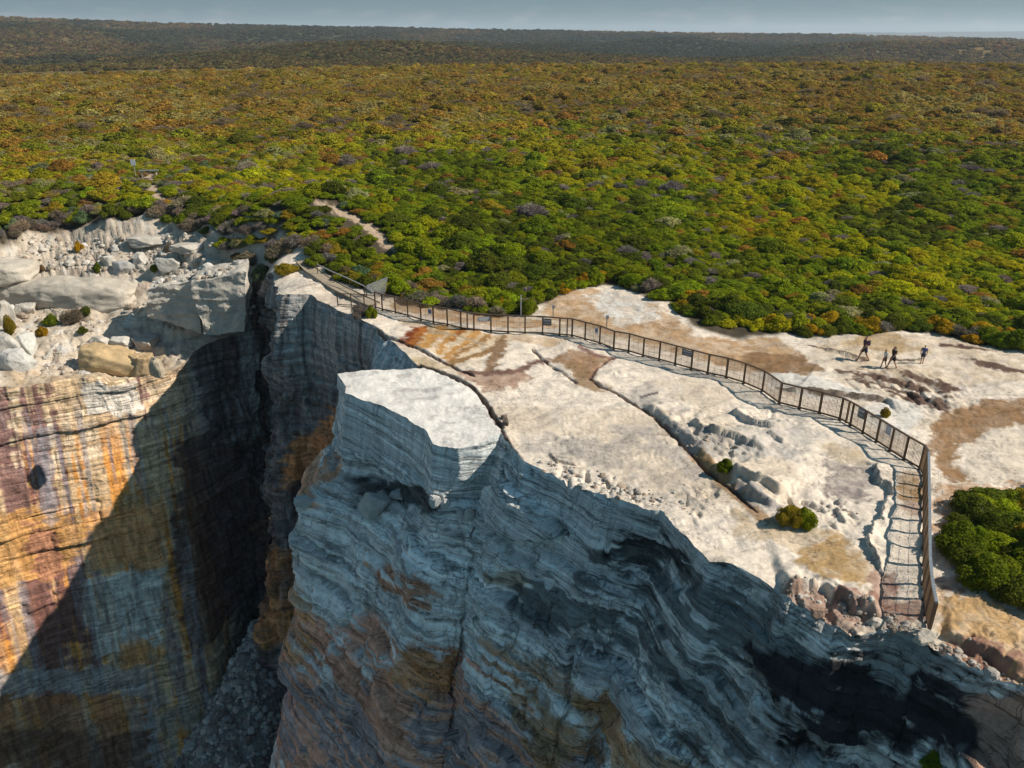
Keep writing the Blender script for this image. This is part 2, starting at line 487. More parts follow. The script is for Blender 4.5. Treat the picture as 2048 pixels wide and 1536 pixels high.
def rock_material(name, scale=1.0, bump=.5, stretch=1.0, beds=0.0, flat=0.0, vert=0.0):
    m, nt, b = nodes(name)
    L = nt.links.new
    at = N(nt, "ShaderNodeAttribute", attribute_name="tone")
    tc = N(nt, "ShaderNodeNewGeometry")
    mp = N(nt, "ShaderNodeMapping"); mp.inputs["Scale"].default_value = (1, 1, stretch)
    L(tc.outputs["Position"], mp.inputs["Vector"])
    n1 = N(nt, "ShaderNodeTexNoise", Scale=5.0 * scale, Detail=8.0, Roughness=.65)
    n2 = N(nt, "ShaderNodeTexNoise", Scale=19.0 * scale, Detail=5.0, Roughness=.7)
    L(mp.outputs[0], n1.inputs["Vector"]); L(mp.outputs[0], n2.inputs["Vector"])
    mr = N(nt, "ShaderNodeMapRange"); mr.inputs["From Min"].default_value = .3; mr.inputs["From Max"].default_value = .7
    mr.inputs["To Min"].default_value = .87; mr.inputs["To Max"].default_value = 1.12
    L(n1.outputs["Fac"], mr.inputs["Value"])
    mr2 = N(nt, "ShaderNodeMapRange"); mr2.inputs["From Min"].default_value = .3; mr2.inputs["From Max"].default_value = .7
    mr2.inputs["To Min"].default_value = .92 if flat else .84; mr2.inputs["To Max"].default_value = 1.07 if flat else 1.12
    L(n2.outputs["Fac"], mr2.inputs["Value"])
    mu = N(nt, "ShaderNodeMath", operation='MULTIPLY'); L(mr.outputs[0], mu.inputs[0]); L(mr2.outputs[0], mu.inputs[1])
    tone_out = mu.outputs[0]
    hgt = None
    if flat:
        wn = N(nt, "ShaderNodeTexNoise", Scale=.6, Detail=4.0); L(tc.outputs["Position"], wn.inputs["Vector"])
        wv = N(nt, "ShaderNodeVectorMath", operation='SCALE'); L(wn.outputs["Color"], wv.inputs[0]); wv.inputs["Scale"].default_value = 1.1
        wa = N(nt, "ShaderNodeVectorMath", operation='ADD'); L(tc.outputs["Position"], wa.inputs[0]); L(wv.outputs[0], wa.inputs[1])
        prod = tone_out; hh = None
        for sc_, rot_, wd, lo_, msk in (((.30, .75, .4), .75, .0075, .42, .50), ((.9, 2.6, 1.0), .62, .012, .60, .50), ((.35, .22, .3), -.5, .005, .45, .52)):
            m1 = N(nt, "ShaderNodeMapping"); m1.inputs["Scale"].default_value = sc_; m1.inputs["Rotation"].default_value = (0, 0, rot_); L(wa.outputs[0], m1.inputs["Vector"])
            t1 = N(nt, "ShaderNodeTexNoise", Scale=1.0, Detail=5.0, Roughness=.62); L(m1.outputs[0], t1.inputs["Vector"])
            s1 = N(nt, "ShaderNodeMath", operation='SUBTRACT'); L(t1.outputs["Fac"], s1.inputs[0]); s1.inputs[1].default_value = .5
            a1 = N(nt, "ShaderNodeMath", operation='ABSOLUTE'); L(s1.outputs[0], a1.inputs[0])
            r1 = N(nt, "ShaderNodeMapRange"); r1.inputs["From Max"].default_value = wd; r1.inputs["To Min"].default_value = lo_; r1.inputs["To Max"].default_value = 1.0; L(a1.outputs[0], r1.inputs["Value"])
            k1 = N(nt, "ShaderNodeTexNoise", Scale=.35, Detail=3.0); L(m1.outputs[0], k1.inputs["Vector"])
            k2 = N(nt, "ShaderNodeMapRange"); k2.inputs["From Min"].default_value = msk - .03; k2.inputs["From Max"].default_value = msk + .06; L(k1.outputs["Fac"], k2.inputs["Value"])
            mxx = N(nt, "ShaderNodeMix"); L(k2.outputs[0], mxx.inputs[0]); mxx.inputs[2].default_value = 1.0; L(r1.outputs[0], mxx.inputs[3])
            q = N(nt, "ShaderNodeMath", operation='MULTIPLY'); L(prod, q.inputs[0]); L(mxx.outputs[0], q.inputs[1]); prod = q.outputs[0]
            if hh is None:
                hh = mxx.outputs[0]
            else:
                q2 = N(nt, "ShaderNodeMath", operation='MULTIPLY'); L(hh, q2.inputs[0]); L(mxx.outputs[0], q2.inputs[1]); hh = q2.outputs[0]
        # blotches of grey lichen and wind-cut streaks
        m3 = N(nt, "ShaderNodeMapping"); m3.inputs["Scale"].default_value = (.55, 2.1, 1); m3.inputs["Rotation"].default_value = (0, 0, .72); L(wa.outputs[0], m3.inputs["Vector"])
        t3 = N(nt, "ShaderNodeTexNoise", Scale=1.0, Detail=9.0, Roughness=.72); L(m3.outputs[0], t3.inputs["Vector"])
        r3 = N(nt, "ShaderNodeMapRange"); r3.inputs["From Min"].default_value = .36; r3.inputs["From Max"].default_value = .56; r3.inputs["To Min"].default_value = .86; r3.inputs["To Max"].default_value = 1.08; L(t3.outputs["Fac"], r3.inputs["Value"])
        q = N(nt, "ShaderNodeMath", operation='MULTIPLY'); L(prod, q.inputs[0]); L(r3.outputs[0], q.inputs[1])
        tone_out = q.outputs[0]; hgt = hh
    if beds:
        # thin bedding partings, weather streaks and joint cracks
        wn = N(nt, "ShaderNodeTexNoise", Scale=.22, Detail=3.0); L(tc.outputs["Position"], wn.inputs["Vector"])
        wv = N(nt, "ShaderNodeVectorMath", operation='SCALE'); L(wn.outputs["Color"], wv.inputs[0]); wv.inputs["Scale"].default_value = .7
        wa = N(nt, "ShaderNodeVectorMath", operation='ADD'); L(tc.outputs["Position"], wa.inputs[0]); L(wv.outputs[0], wa.inputs[1])
        if not vert:                                       # the beds of the nose dip down to the right
            tl = N(nt, "ShaderNodeMapping"); tl.inputs["Rotation"].default_value = (0, -.13, 0); L(wa.outputs[0], tl.inputs["Vector"]); wa = tl

        def lines(sc, noise_scale, width, lo, detail=6.0, rough=.6, rot=(0, 0, 0)):
            m1 = N(nt, "ShaderNodeMapping"); m1.inputs["Scale"].default_value = sc; m1.inputs["Rotation"].default_value = rot; L(wa.outputs[0], m1.inputs["Vector"])
            t1 = N(nt, "ShaderNodeTexNoise", Scale=noise_scale, Detail=detail, Roughness=rough); L(m1.outputs[0], t1.inputs["Vector"])
            s1 = N(nt, "ShaderNodeMath", operation='SUBTRACT'); L(t1.outputs["Fac"], s1.inputs[0]); s1.inputs[1].default_value = .5
            a1 = N(nt, "ShaderNodeMath", operation='ABSOLUTE'); L(s1.outputs[0], a1.inputs[0])
            r1 = N(nt, "ShaderNodeMapRange"); r1.inputs["From Min"].default_value = 0; r1.inputs["From Max"].default_value = width
            r1.inputs["To Min"].default_value = lo; r1.inputs["To Max"].default_value = 1.0; L(a1.outputs[0], r1.inputs["Value"])
            return r1.outputs[0], t1.outputs["Fac"]

        def mul(a, b2):
            q = N(nt, "ShaderNodeMath", operation='MULTIPLY'); L(a, q.inputs[0]); L(b2, q.inputs[1]); return q.outputs[0]
        l1, f1 = lines((.07, .07, 1.25), 1.0, .006 if vert else .012, .36, rot=(.05, .03, 0))
        l2, f2 = lines((.11, .11, 3.2), 1.0, .012 if vert else .018, .74 if vert else .68, rot=(-.05, .05, 0))
        l3, f3 = lines((.9, .9, .40), .8, .007, .45, 3.0)
        sp = N(nt, "ShaderNodeMapRange"); sp.inputs["From Min"].default_value = .32; sp.inputs["From Max"].default_value = .68
        sp.inputs["To Min"].default_value = .68; sp.inputs["To Max"].default_value = 1.28; L(f2, sp.inputs["Value"])
        m2 = N(nt, "ShaderNodeMapping"); m2.inputs["Scale"].default_value = (2.4, 2.4, .10); L(wa.outputs[0], m2.inputs["Vector"])
        vs_ = N(nt, "ShaderNodeTexNoise", Scale=1.0, Detail=5.0, Roughness=.6); L(m2.outputs[0], vs_.inputs["Vector"])
        vr = N(nt, "ShaderNodeMapRange"); vr.inputs["From Min"].default_value = .34; vr.inputs["From Max"].default_value = .6
        vr.inputs["To Min"].default_value = .55 if vert else .78; vr.inputs["To Max"].default_value = 1.12 if vert else 1.08; L(vs_.outputs["Fac"], vr.inputs["Value"])
        tone_out = mul(mul(mul(tone_out, l1), mul(l2, l3)), mul(sp.outputs[0], vr.outputs[0]))
        boost = N(nt, "ShaderNodeMath", operation='MULTIPLY'); L(tone_out, boost.inputs[0]); boost.inputs[1].default_value = 1.55; tone_out = boost.outputs[0]
        hgt = mul(mul(l1, l2), l3)
    vm = N(nt, "ShaderNodeVectorMath", operation='SCALE'); L(at.outputs["Color"], vm.inputs[0]); L(tone_out, vm.inputs["Scale"])
    L(vm.outputs[0], b.inputs["Base Color"])
    b.inputs["Roughness"].default_value = .93
    b.inputs["Specular IOR Level"].default_value = .12
    ad = N(nt, "ShaderNodeMath", operation='MULTIPLY_ADD'); L(n2.outputs["Fac"], ad.inputs[0]); ad.inputs[1].default_value = .35; L(n1.outputs["Fac"], ad.inputs[2])
    if hgt is not None:
        ad2 = N(nt, "ShaderNodeMath", operation='MULTIPLY_ADD'); L(hgt, ad2.inputs[0]); ad2.inputs[1].default_value = .8; L(ad.outputs[0], ad2.inputs[2]); ad = ad2
    bp = N(nt, "ShaderNodeBump", Strength=bump, Distance=.12 / scale); L(ad.outputs[0], bp.inputs["Height"]); L(bp.outputs[0], b.inputs["Normal"])
    return m


M_PLAT = rock_material("pale_sandstone", 1.0, .5, 1.0, 0.0, 1.0)
M_SOIL = rock_material("heath_soil", 1.0, .45)
M_BLOCK = rock_material("block_sandstone", 1.0, .5)
M_CLIFF = rock_material("bedded_sandstone", 1.0, .9, 2.6, 1.0)
M_WALL = rock_material('streaked_sandstone', 1.0, .8, 1.4, 1.0, 0.0, 1.0)
M_RUB = rock_material("rubble_sandstone", 1.3, .8)


def plain(name, color, rough=.7, metal=0.0, vary=.15, scale=20.0):
    m, nt, b = nodes(name)
    L = nt.links.new
    n1 = N(nt, "ShaderNodeTexNoise", Scale=scale, Detail=4.0)
    tc = N(nt, "ShaderNodeTexCoord"); L(tc.outputs["Object"], n1.inputs["Vector"])
    mr = N(nt, "ShaderNodeMapRange"); mr.inputs["From Min"].default_value = .3; mr.inputs["From Max"].default_value = .7
    mr.inputs["To Min"].default_value = 1 - vary; mr.inputs["To Max"].default_value = 1 + vary
    L(n1.outputs["Fac"], mr.inputs["Value"])
    vm = N(nt, "ShaderNodeVectorMath", operation='SCALE'); vm.inputs[0].default_value = color[:3]; L(mr.outputs[0], vm.inputs["Scale"])
    L(vm.outputs[0], b.inputs["Base Color"])
    b.inputs["Roughness"].default_value = rough; b.inputs["Metallic"].default_value = metal
    return m


# ---------------------------------------------------------------- heath boundary (where the shrubs stand)
_hb = [(-500, 492), (-250, 488), (0, 488), (60, 470), (130, 460), (200, 455), (320, 455), (420, 478), (480, 508), (520, 512), (560, 520), (600, 512), (622, 528), (665, 560), (715, 578), (770, 598), (830, 615), (900, 622),
       (985, 634), (1078, 630), (1088, 606), (1168, 582), (1210, 572), (1330, 606), (1372, 655), (1430, 676), (1500, 678), (1560, 672), (1700, 668),
       (1790, 664), (1880, 672), (1980, 688), (2048, 704), (2300, 760), (2800, 800), (3400, 850)]
HEATH = np.vstack([pxy(_hb), [[600, 60], [600, 700], [-600, 700], [-250, 95]]])
BUSHES = pxy([(1878, 1095), (1895, 1050), (1935, 1010), (1985, 985), (2048, 975), (2300, 960), (2500, 1100), (2300, 1260), (2048, 1215), (1960, 1185), (1905, 1150)])
TRAIL = pxy([(632, 402), (668, 418), (692, 432), (720, 440), (745, 462), (765, 482), (800, 504)])
TRAIL2 = pxy([(284, 348), (296, 350), (304, 368), (312, 388), (318, 402)])


def heath_mask(P):
    """positive inside the heath"""
    a = sdf_poly(P, HEATH, 6.0) + .5 * fbm(P[:, 0] * .5, P[:, 1] * .5, oct=2, seed=51)
    return a


# ---------------------------------------------------------------- the ground sheet
_vs = np.concatenate([np.arange(1560, 660, -2.0), np.arange(660, 500, -1.0), np.arange(500, 240, -3.0), np.arange(240, 128, -4.0)])
_us = np.concatenate([np.arange(-900, -20, 9.0), np.arange(-20, 2070, 3.0), np.arange(2070, 3000, 9.0)])
_uu, _vv = np.meshgrid(_us, _vs)
_G = at_z(_uu.ravel(), _vv.ravel(), 0.0)
GX, GY = _G[:, 0].copy(), _G[:, 1].copy()
nr, nc = len(_vs), len(_us)
P2 = np.stack([GX, GY], -1)
_sub = np.vstack([RIMXY[::6], RIMXY[-1:]])
sd = sdf_poly(P2, np.vstack([_sub, LAND[-4:]]), 3.0)
nearm = np.where(np.abs(sd) < 2.0)[0]
ins = sd > 0
ins[nearm] = in_poly(P2[nearm], LAND)
# nearest rim point for the fine band
insg = ins.reshape(nr, nc)
nb = np.zeros_like(insg)
for dy in (-1, 0, 1):
    for dx in (-1, 0, 1):
        nb |= np.roll(np.roll(insg, dy, 0), dx, 1)
snap = np.where((nb & ~insg).ravel())[0]
A0, A1 = RIMXY[:-1], RIMXY[1:]
far_snap = np.zeros(len(P2), bool)
SEG = A1 - A0
SL2 = (SEG ** 2).sum(1) + 1e-12
for c0 in range(0, len(snap), 400):
    ix = snap[c0:c0 + 400]
    d = P2[ix][:, None, :] - A0[None]
    t = np.clip((d * SEG[None]).sum(-1) / SL2, 0, 1)
    q = A0[None] + t[..., None] * SEG[None]
    dd = ((P2[ix][:, None, :] - q) ** 2).sum(-1)
    k = dd.argmin(1)
    ok = dd[np.arange(len(ix)), k] < .8 ** 2
    P2[ix[ok]] = q[np.arange(len(ix)), k][ok]
    far_snap[ix[~ok]] = True
GX, GY = P2[:, 0], P2[:, 1]
keepv = ins.copy(); keepv[snap] = True; keepv[far_snap] = False
GZ = h_full(GX, GY)
VG = np.stack([GX, GY, GZ], -1)
_GZG = GZ.reshape(nr, nc)


def h_fast(X, Y):
    X = np.asarray(X, float); Y = np.asarray(Y, float)
    u, v, _ = proj(np.stack([X, Y, np.zeros_like(X)], -1))
    a = np.clip(np.interp(u, _us, np.arange(nc)), 0, nc - 1.001); b = np.clip(np.interp(-v, -_vs, np.arange(nr)), 0, nr - 1.001)
    i = a.astype(int); j = b.astype(int); a = a - i; b = b - j
    return (_GZG[j, i] * (1 - a) + _GZG[j, i + 1] * a) * (1 - b) + (_GZG[j + 1, i] * (1 - a) + _GZG[j + 1, i + 1] * a) * b


QG = grid_faces(nr, nc)[:, ::-1]
QG = QG[keepv[QG].all(1) & ins[QG].any(1)]

# ---------- colours of the ground
hm = heath_mask(P2)
trail_d = np.minimum(pl_dist(P2, TRAIL, 8)[0], pl_dist(P2, TRAIL2, 8)[0])
x, y = GX, GY
C = np.empty((len(x), 3)); C[:] = (.68, .59, .495)
n0 = fbm(x * .18, y * .18, oct=4, seed=61); n1 = fbm(x * .8, y * .8, oct=4, seed=62); n2 = fbm(x * 3, y * 3, oct=3, seed=63)
C *= (1 + .07 * n1 + .04 * n2)[:, None]
# weathered grey streaks along the bedding (roughly along x - y)
st = fbm((x + y * .9) * .35, (y - x * .8) * 1.6, oct=5, seed=64)
C = mixc(C, (.30, .28, .265), .5 * sstep(.25, .8, st + .3 * n0))
C = mixc(C, (.46, .37, .27), .5 * sstep(.1, .7, n0 + .4 * n1))
px = proj(VG)


def stain_line(C, pts, color, w, k=1.0, rag=.5, seed=0):
    L = pxy(pts)
    d, _, t = pl_dist(P2, L, w * 4)
    d = d + rag * w * fbm(x * 1.1 / max(w, .3), y * 1.1 / max(w, .3), oct=4, seed=100 + seed)
    return mixc(C, np.array(color) * .85, min(1, k * 1.1) * sstep(w * 1.15, w * .45, d))


def stain_poly(C, pts, color, soft=.4, k=1.0, rag=.5, seed=0, grain=.3):
    L = pxy(pts); soft = soft * .5; k = min(1, k * 1.2)
    d = sdf_poly(P2, L, 3.0) + rag * 1.3 * (fbm(x * .9, y * .9, oct=6, seed=140 + seed, gain=.66) + .35 * fbm((x + y * .9) * 1.2, (y - x * .8) * 4, oct=3, seed=141))
    m = sstep(-soft, soft, d)
    if grain:
        m = m * (1 - grain + grain * sstep(-.3, .4, fbm(x * 1.6, y * 1.6, oct=4, seed=150 + seed)))
    return mixc(C, color, k * m)


TAN = (.40, .255, .14); SAND = (.47, .36, .245); BRN = (.20, .125, .085); DBR = (.10, .062, .05); RUST = (.36, .13, .03); ORA = (.50, .27, .09); WHT = (.60, .565, .52); GRY = (.25, .235, .23)
# sandy ground behind the fence
C = stain_poly(C, [(1080, 600), (1180, 575), (1320, 612), (1400, 675), (1560, 676), (1620, 720), (1560, 745), (1480, 745), (1300, 690), (1100, 640)], TAN, .5, .8, .5, 1)
C = stain_poly(C, [(770, 600), (900, 622), (1080, 640), (1120, 655), (1000, 655), (880, 640), (790, 620)], (.42, .27, .15), .4, .9, .3, 2)
C = stain_poly(C, [(790, 634), (930, 664), (1080, 672), (1150, 680), (1100, 690), (980, 678), (880, 668), (800, 645)], (.45, .32, .2), .4, .75, .3, 3)
C = stain_poly(C, [(1600, 690), (1720, 668), (1900, 670), (2060, 700), (2060, 760), (1900, 770), (1700, 745)], SAND, .5, .55, .8, 4, .6)
C = stain_poly(C, [(1480, 705), (1600, 710), (1650, 740), (1600, 752), (1500, 738)], (.22, .13, .065), .4, .95, .5, 5, .15)
C = stain_poly(C, [(1690, 690), (1740, 660), (1800, 675), (1850, 700), (1780, 705)], (.38, .26, .13), .4, .7, .5, 6)
C = stain_poly(C, [(1170, 590), (1220, 580), (1300, 605), (1330, 640), (1240, 650), (1200, 620)], WHT, .4, .8, .5, 7, .4)
C = stain_poly(C, [(1510, 742), (1620, 752), (1720, 790), (1760, 800), (1640, 800), (1540, 778)], WHT, .4, .9, .3, 8, .2)
C = stain_poly(C, [(1700, 830), (1760, 800), (1850, 810), (1830, 860), (1790, 880)], WHT, .4, .8, .3, 9, .2)
C = stain_poly(C, [(1850, 868), (1880, 828), (1960, 800), (2060, 800), (2060, 846), (1985, 858), (1950, 884), (1920, 890), (1912, 925), (1945, 965), (1895, 968), (1872, 925)], (.26, .155, .08), .3, 1, .35, 10, .12)
C = stain_poly(C, [(1925, 888), (1990, 862), (2070, 850), (2070, 965), (1970, 972), (1930, 940)], (.58, .50, .41), .3, .9, .3, 11)
C = stain_poly(C, [(1868, 970), (1960, 975), (2050, 968), (1980, 1000), (1900, 1050), (1880, 1080), (1870, 1040)], (.40, .25, .15), .3, .85, .5, 12, .3)
C = stain_poly(C, [(1870, 1190), (1950, 1190), (2060, 1230), (2300, 1350), (2300, 1500), (2060, 1390), (1900, 1300), (1868, 1260)], (.44, .285, .14), .4, .9, .4, 13, .3)
C = stain_poly(C, [(1880, 1280), (1960, 1290), (2060, 1340), (2060, 1400), (1930, 1330), (1860, 1300)], (.26, .145, .105), .4, .85, .5, 14, .2)
C = stain_poly(C, [(1880, 1160), (1910, 1160), (1925, 1185), (1895, 1195)], (.22, .13, .09), .3, .7, .3, 15)
# dark layered ironstone beds on the right
for k, p in enumerate([[(1715, 762), (1760, 772), (1830, 790), (1880, 800)], [(1750, 757), (1820, 770), (1890, 785), (1905, 775)], [(1790, 792), (1850, 805), (1880, 812)], [(1800, 748), (1850, 757), (1900, 775)], [(1900, 690), (1990, 700)], [(1945, 720), (2048, 745)], [(1690, 745), (1760, 758)]]):
    C = stain_line(C, p, (.13, .08, .06), .55, .9, 1.0, 20 + k)
for k, p in enumerate([[(1620, 690), (1680, 708), (1730, 722)], [(1560, 775), (1640, 790), (1770, 802)], [(1785, 718), (1840, 716)]]):
    C = stain_line(C, p, (.14, .10, .075), .22, .85, .6, 30 + k)  # thin dark lines, partly following the low steps
# flow stains between the fence and the white block
C = stain_poly(C, [(830, 662), (860, 648), (1010, 676), (990, 700), (940, 715), (890, 722), (850, 690)], (.52, .37, .2), .3, .55, .3, 16)
for k, (p, c, w) in enumerate([([(838, 658), (826, 668), (815, 682)], (.22, .05, .015), .5), ([(850, 656), (838, 672), (826, 690)], RUST, .35), ([(882, 654), (868, 672), (852, 692)], ORA, .45), ([(925, 664), (912, 672), (902, 680)], RUST, .28),
                               ([(880, 655), (905, 664), (900, 675), (885, 690), (880, 705)], ORA, .25), ([(955, 664), (935, 685), (905, 700), (892, 715)], ORA, .24), ([(978, 668), (950, 692), (915, 705), (900, 722)], (.36, .2, .08), .26),
                               ([(1008, 672), (998, 690), (980, 700), (930, 716), (905, 728)], (.30, .18, .08), .3), ([(1000, 684), (1000, 700), (985, 716), (978, 738)], (.27, .17, .10), .4), ([(860, 664), (895, 668), (935, 678), (970, 690)], (.40, .30, .2), .2)]):
    C = stain_line(C, p, c, w * 1.25, .95, .7, 40 + k)
C = stain_poly(C, [(905, 735), (960, 745), (1030, 742), (1060, 750), (1035, 770), (1000, 782), (965, 780), (935, 762)], (.34, .225, .165), .3, .9, .4, 17, .15)
C = stain_line(C, [(1095, 718), (1065, 722), (1045, 736), (1020, 744), (980, 746), (930, 745)], (.19, .11, .085), .42, .95, .5, 60)
C = stain_poly(C, [(1095, 715), (1140, 700), (1200, 708), (1225, 716), (1195, 735), (1178, 757), (1150, 752), (1140, 730)], (.30, .185, .11), .3, .9, .4, 18, .15)
C = stain_line(C, [(1160, 695), (1190, 708), (1225, 714)], (.22, .11, .09), .35, .8, .5, 61)
C = stain_line(C, [(1150, 728), (1165, 745), (1172, 765), (1200, 775)], (.27, .17, .09), .7, .8, .5, 62)
C = stain_poly(C, [(745, 722), (800, 716), (850, 712), (900, 735), (870, 738), (800, 735)], (.45, .34, .2), .3, .6, .3, 19)
# scattered stains on the pale slab by the fence, some with painted ledge shade
C = stain_poly(C, [(1640, 925), (1740, 915), (1760, 960), (1720, 1000), (1660, 985)], (.24, .2, .19), .4, .75, .8, 20, .5)
C = stain_poly(C, [(1640, 890), (1720, 895), (1735, 925), (1680, 930)], (.47, .37, .25), .4, .75, .3, 21)
C = stain_poly(C, [(1470, 860), (1600, 830), (1640, 870), (1600, 920), (1500, 930), (1440, 900)], (.36, .34, .32), .5, .6, .8, 22, .5)
C = stain_poly(C, [(1340, 845), (1420, 880), (1450, 930), (1400, 940), (1350, 880)], (.24, .23, .23), .4, .7, .5, 23, .3)  # grey stain plus the ledge's shadow, painted in
C = stain_poly(C, [(1460, 970), (1530, 1000), (1560, 1020), (1520, 1025), (1470, 1000)], (.22, .215, .22), .3, .7, .4, 24)  # shadow of the lower ledge painted together with grey stain
C = stain_line(C, [(1395, 915), (1425, 945), (1445, 960)], (.38, .24, .11), .45, .85, .5, 63)
C = stain_line(C, [(1440, 968), (1480, 1004), (1520, 1035), (1560, 1060)], (.34, .2, .09), .4, .75, .5, 64)
C = stain_poly(C, [(1480, 1030), (1560, 1060), (1660, 1075), (1720, 1110), (1740, 1160), (1700, 1185), (1640, 1130), (1560, 1100), (1490, 1080)], (.50, .39, .27), .5, .8, .5, 25)
C = stain_poly(C, [(1610, 1090), (1680, 1080), (1715, 1130), (1710, 1175), (1660, 1160), (1600, 1130)], (.38, .25, .12), .4, .85, .5, 26)
C = stain_poly(C, [(1690, 1190), (1780, 1150), (1800, 1200), (1860, 1180), (1850, 1225), (1740, 1250), (1690, 1225)], (.27, .155, .12), .4, .85, .6, 27, .3)
C = stain_poly(C, [(1560, 1180), (1660, 1190), (1740, 1240), (1700, 1262), (1600, 1215)], (.28, .18, .14), .4, .8, .5, 28, .3)
C = stain_poly(C, [(1800, 950), (1850, 950), (1850, 1005), (1800, 1000)], (.36, .23, .12), .3, .85, .3, 29)
C = stain_poly(C, [(1795, 1000), (1848, 1005), (1848, 1042), (1795, 1030)], (.36, .25, .19), .3, .7, .5, 30, .6)
C = stain_poly(C, [(1240, 790), (1300, 770), (1330, 800), (1300, 815)], GRY, .3, .55, .5, 31, .4)
C = stain_line(C, [(1282, 793), (1315, 784)], (.12, .10, .1), .12, .9, .4, 65)
C = stain_line(C, [(1100, 908), (1110, 922), (1150, 930)], (.1, .09, .09), .1, .8, .4, 66)
for k, p in enumerate([[(1080, 900), (1160, 905), (1260, 930)], [(1100, 880), (1180, 900), (1240, 890)], [(1250, 860), (1330, 890), (1380, 940)]]):
    C = stain_line(C, p, (.40, .36, .33), .8, .6, .9, 67 + k)
# the detached white block is the palest rock
cake = sdf_poly(P2, CAKE_POLY, 3.0)
cm = sstep(-.05, .1, cake)
C = mixc(C, (.66, .635, .60), .93 * cm)
C = C * (1 + cm * (.06 * n1 + .07 * fbm(x * .6, y * 2.2, oct=4, seed=77)))[:, None]
C = mixc(C, (.40, .375, .36), cm * .7 * sstep(.35, .6, fbm(x * .9, y * 1.4, oct=5, seed=78)))
# crack walls
for Lc, w in ((CR1, .16), (CR_CAKE, .2), (CR_CAKE2, .12), (CR2A, .1), (CR2B, .15), (CR3, .12)):
    d, _, _ = pl_dist(P2, Lc, 2)
    C = mixc(C, (.12, .07, .055), .9 * sstep(w * 1.3, w * .5, np.abs(d + .06 * vn(x * 2.5, y * 2.5, seed=79))))
# left slope: rubbly pale sandstone
lf = sstep(-22, -27, x) * sstep(58, 62, y)
CL = np.empty_like(C); CL[:] = (.50, .425, .34)
l1 = fbm(x * .8, y * .5, GZ * 1.3, oct=4, seed=85); l2 = fbm(x * 2.4, y * 1.2, GZ * 3.5, oct=4, seed=86)
CL *= (1 + .16 * l1 + .16 * l2)[:, None]
CL = mixc(CL, (.34, .24, .19), .6 * sstep(.2, .8, fbm(x * .6, y * .4, GZ * 1.4, oct=5, seed=81)))
CL = mixc(CL, (.22, .17, .15), .6 * sstep(.45, .8, fbm(x * 1.8, y * 1.2, GZ * 3.2, oct=4, seed=82)))
CL = mixc(CL, (.58, .56, .52), .6 * sstep(.3, .7, fbm(x * .9, y * .6, GZ * 1.8, oct=4, seed=83)))
C = C * (1 - lf[:, None]) + CL * lf[:, None]
for pts, c in (([(-60, 560), (60, 548), (200, 555), (270, 560), (262, 588), (190, 604), (90, 596), (-60, 586)], (.45, .415, .36)), ([(-60, 596), (60, 592), (200, 606), (262, 596), (240, 612), (120, 618), (-60, 604)], (.26, .22, .185))):
    C = stain_poly(C, pts, c, .5, .9, .4, 90)  # pale ledge face and a darker strip along its foot
C = stain_poly(C, [(330, 700), (345, 745), (250, 770), (130, 770), (0, 780), (0, 740), (130, 740)], (.40, .29, .18), .5, .6, .7, 91, .5)
# soil under the heath, sand on the trail
soil = np.empty_like(C); soil[:] = (.075, .06, .04); soil *= (1 + .3 * n1)[:, None]
lsh = sstep(660, 560, px[0]) * sstep(100, 92, np.hypot(x, y))
ws = sstep(-.2 + 3.2 * lsh, .6 + 4.0 * lsh, hm + 1.2 * n1 * lsh)[:, None]
C = C * (1 - ws) + soil * ws
C = mixc(C, (.44, .33, .235), sstep(.75, .25, trail_d + .4 * n2))
GROUND_COL = C

qc = QG
iscake = (cake[qc] > 0).all(1)
isheath = (hm[qc] > .3).all(1) & ~iscake
v_, q_, c_ = subset(VG, qc, C, isheath)
tag(link("heath_ground", mesh_np("heath_ground", v_, q_, c_), M_SOIL), kind="structure")
v_, q_, c_ = subset(VG, qc, C, ~isheath & ~iscake)
tag(link("rock_platform", mesh_np("rock_platform", v_, q_, c_), M_PLAT), kind="structure")
CAKE_TOP = subset(VG, qc, C, iscake)

# ---------------------------------------------------------------- the cliff curtain
dd_ = [0.0]
while dd_[-1] < 58:
    dd_.append(dd_[-1] + .04 + .003 * dd_[-1])
DD = np.array(dd_)
nd, ns = len(DD), len(S_)
colt = np.interp(S_, RIMCUM, np.arange(NC))
OFFT = np.array([np.interp(DD, D0, c[4]) for c in RIM])          # NC x nd
i0 = np.clip(colt.astype(int), 0, NC - 2); ft = (colt - i0)[:, None]
OFF = OFFT[i0] * (1 - ft) + OFFT[i0 + 1] * ft                    # ns x nd
OFF = gsmooth(OFF, 3)
OFF = gsmooth(OFF.T.copy(), 1.5).T
OFF = OFF - RIMW[:, None] * (1 - np.exp(-np.maximum(DD[None, :] - .15, 0) / .6))
RZ = h_full(RIMXY[:, 0], RIMXY[:, 1])
lowz = np.interp(S_, RIMCUM, [c[2] for c in RIM])
CX_ = RIMXY[:, 0][:, None] + OUTX[:, None] * OFF
CY_ = RIMXY[:, 1][:, None] + OUTY[:, None] * OFF
CZ_ = RZ[:, None] - DD[None, :]
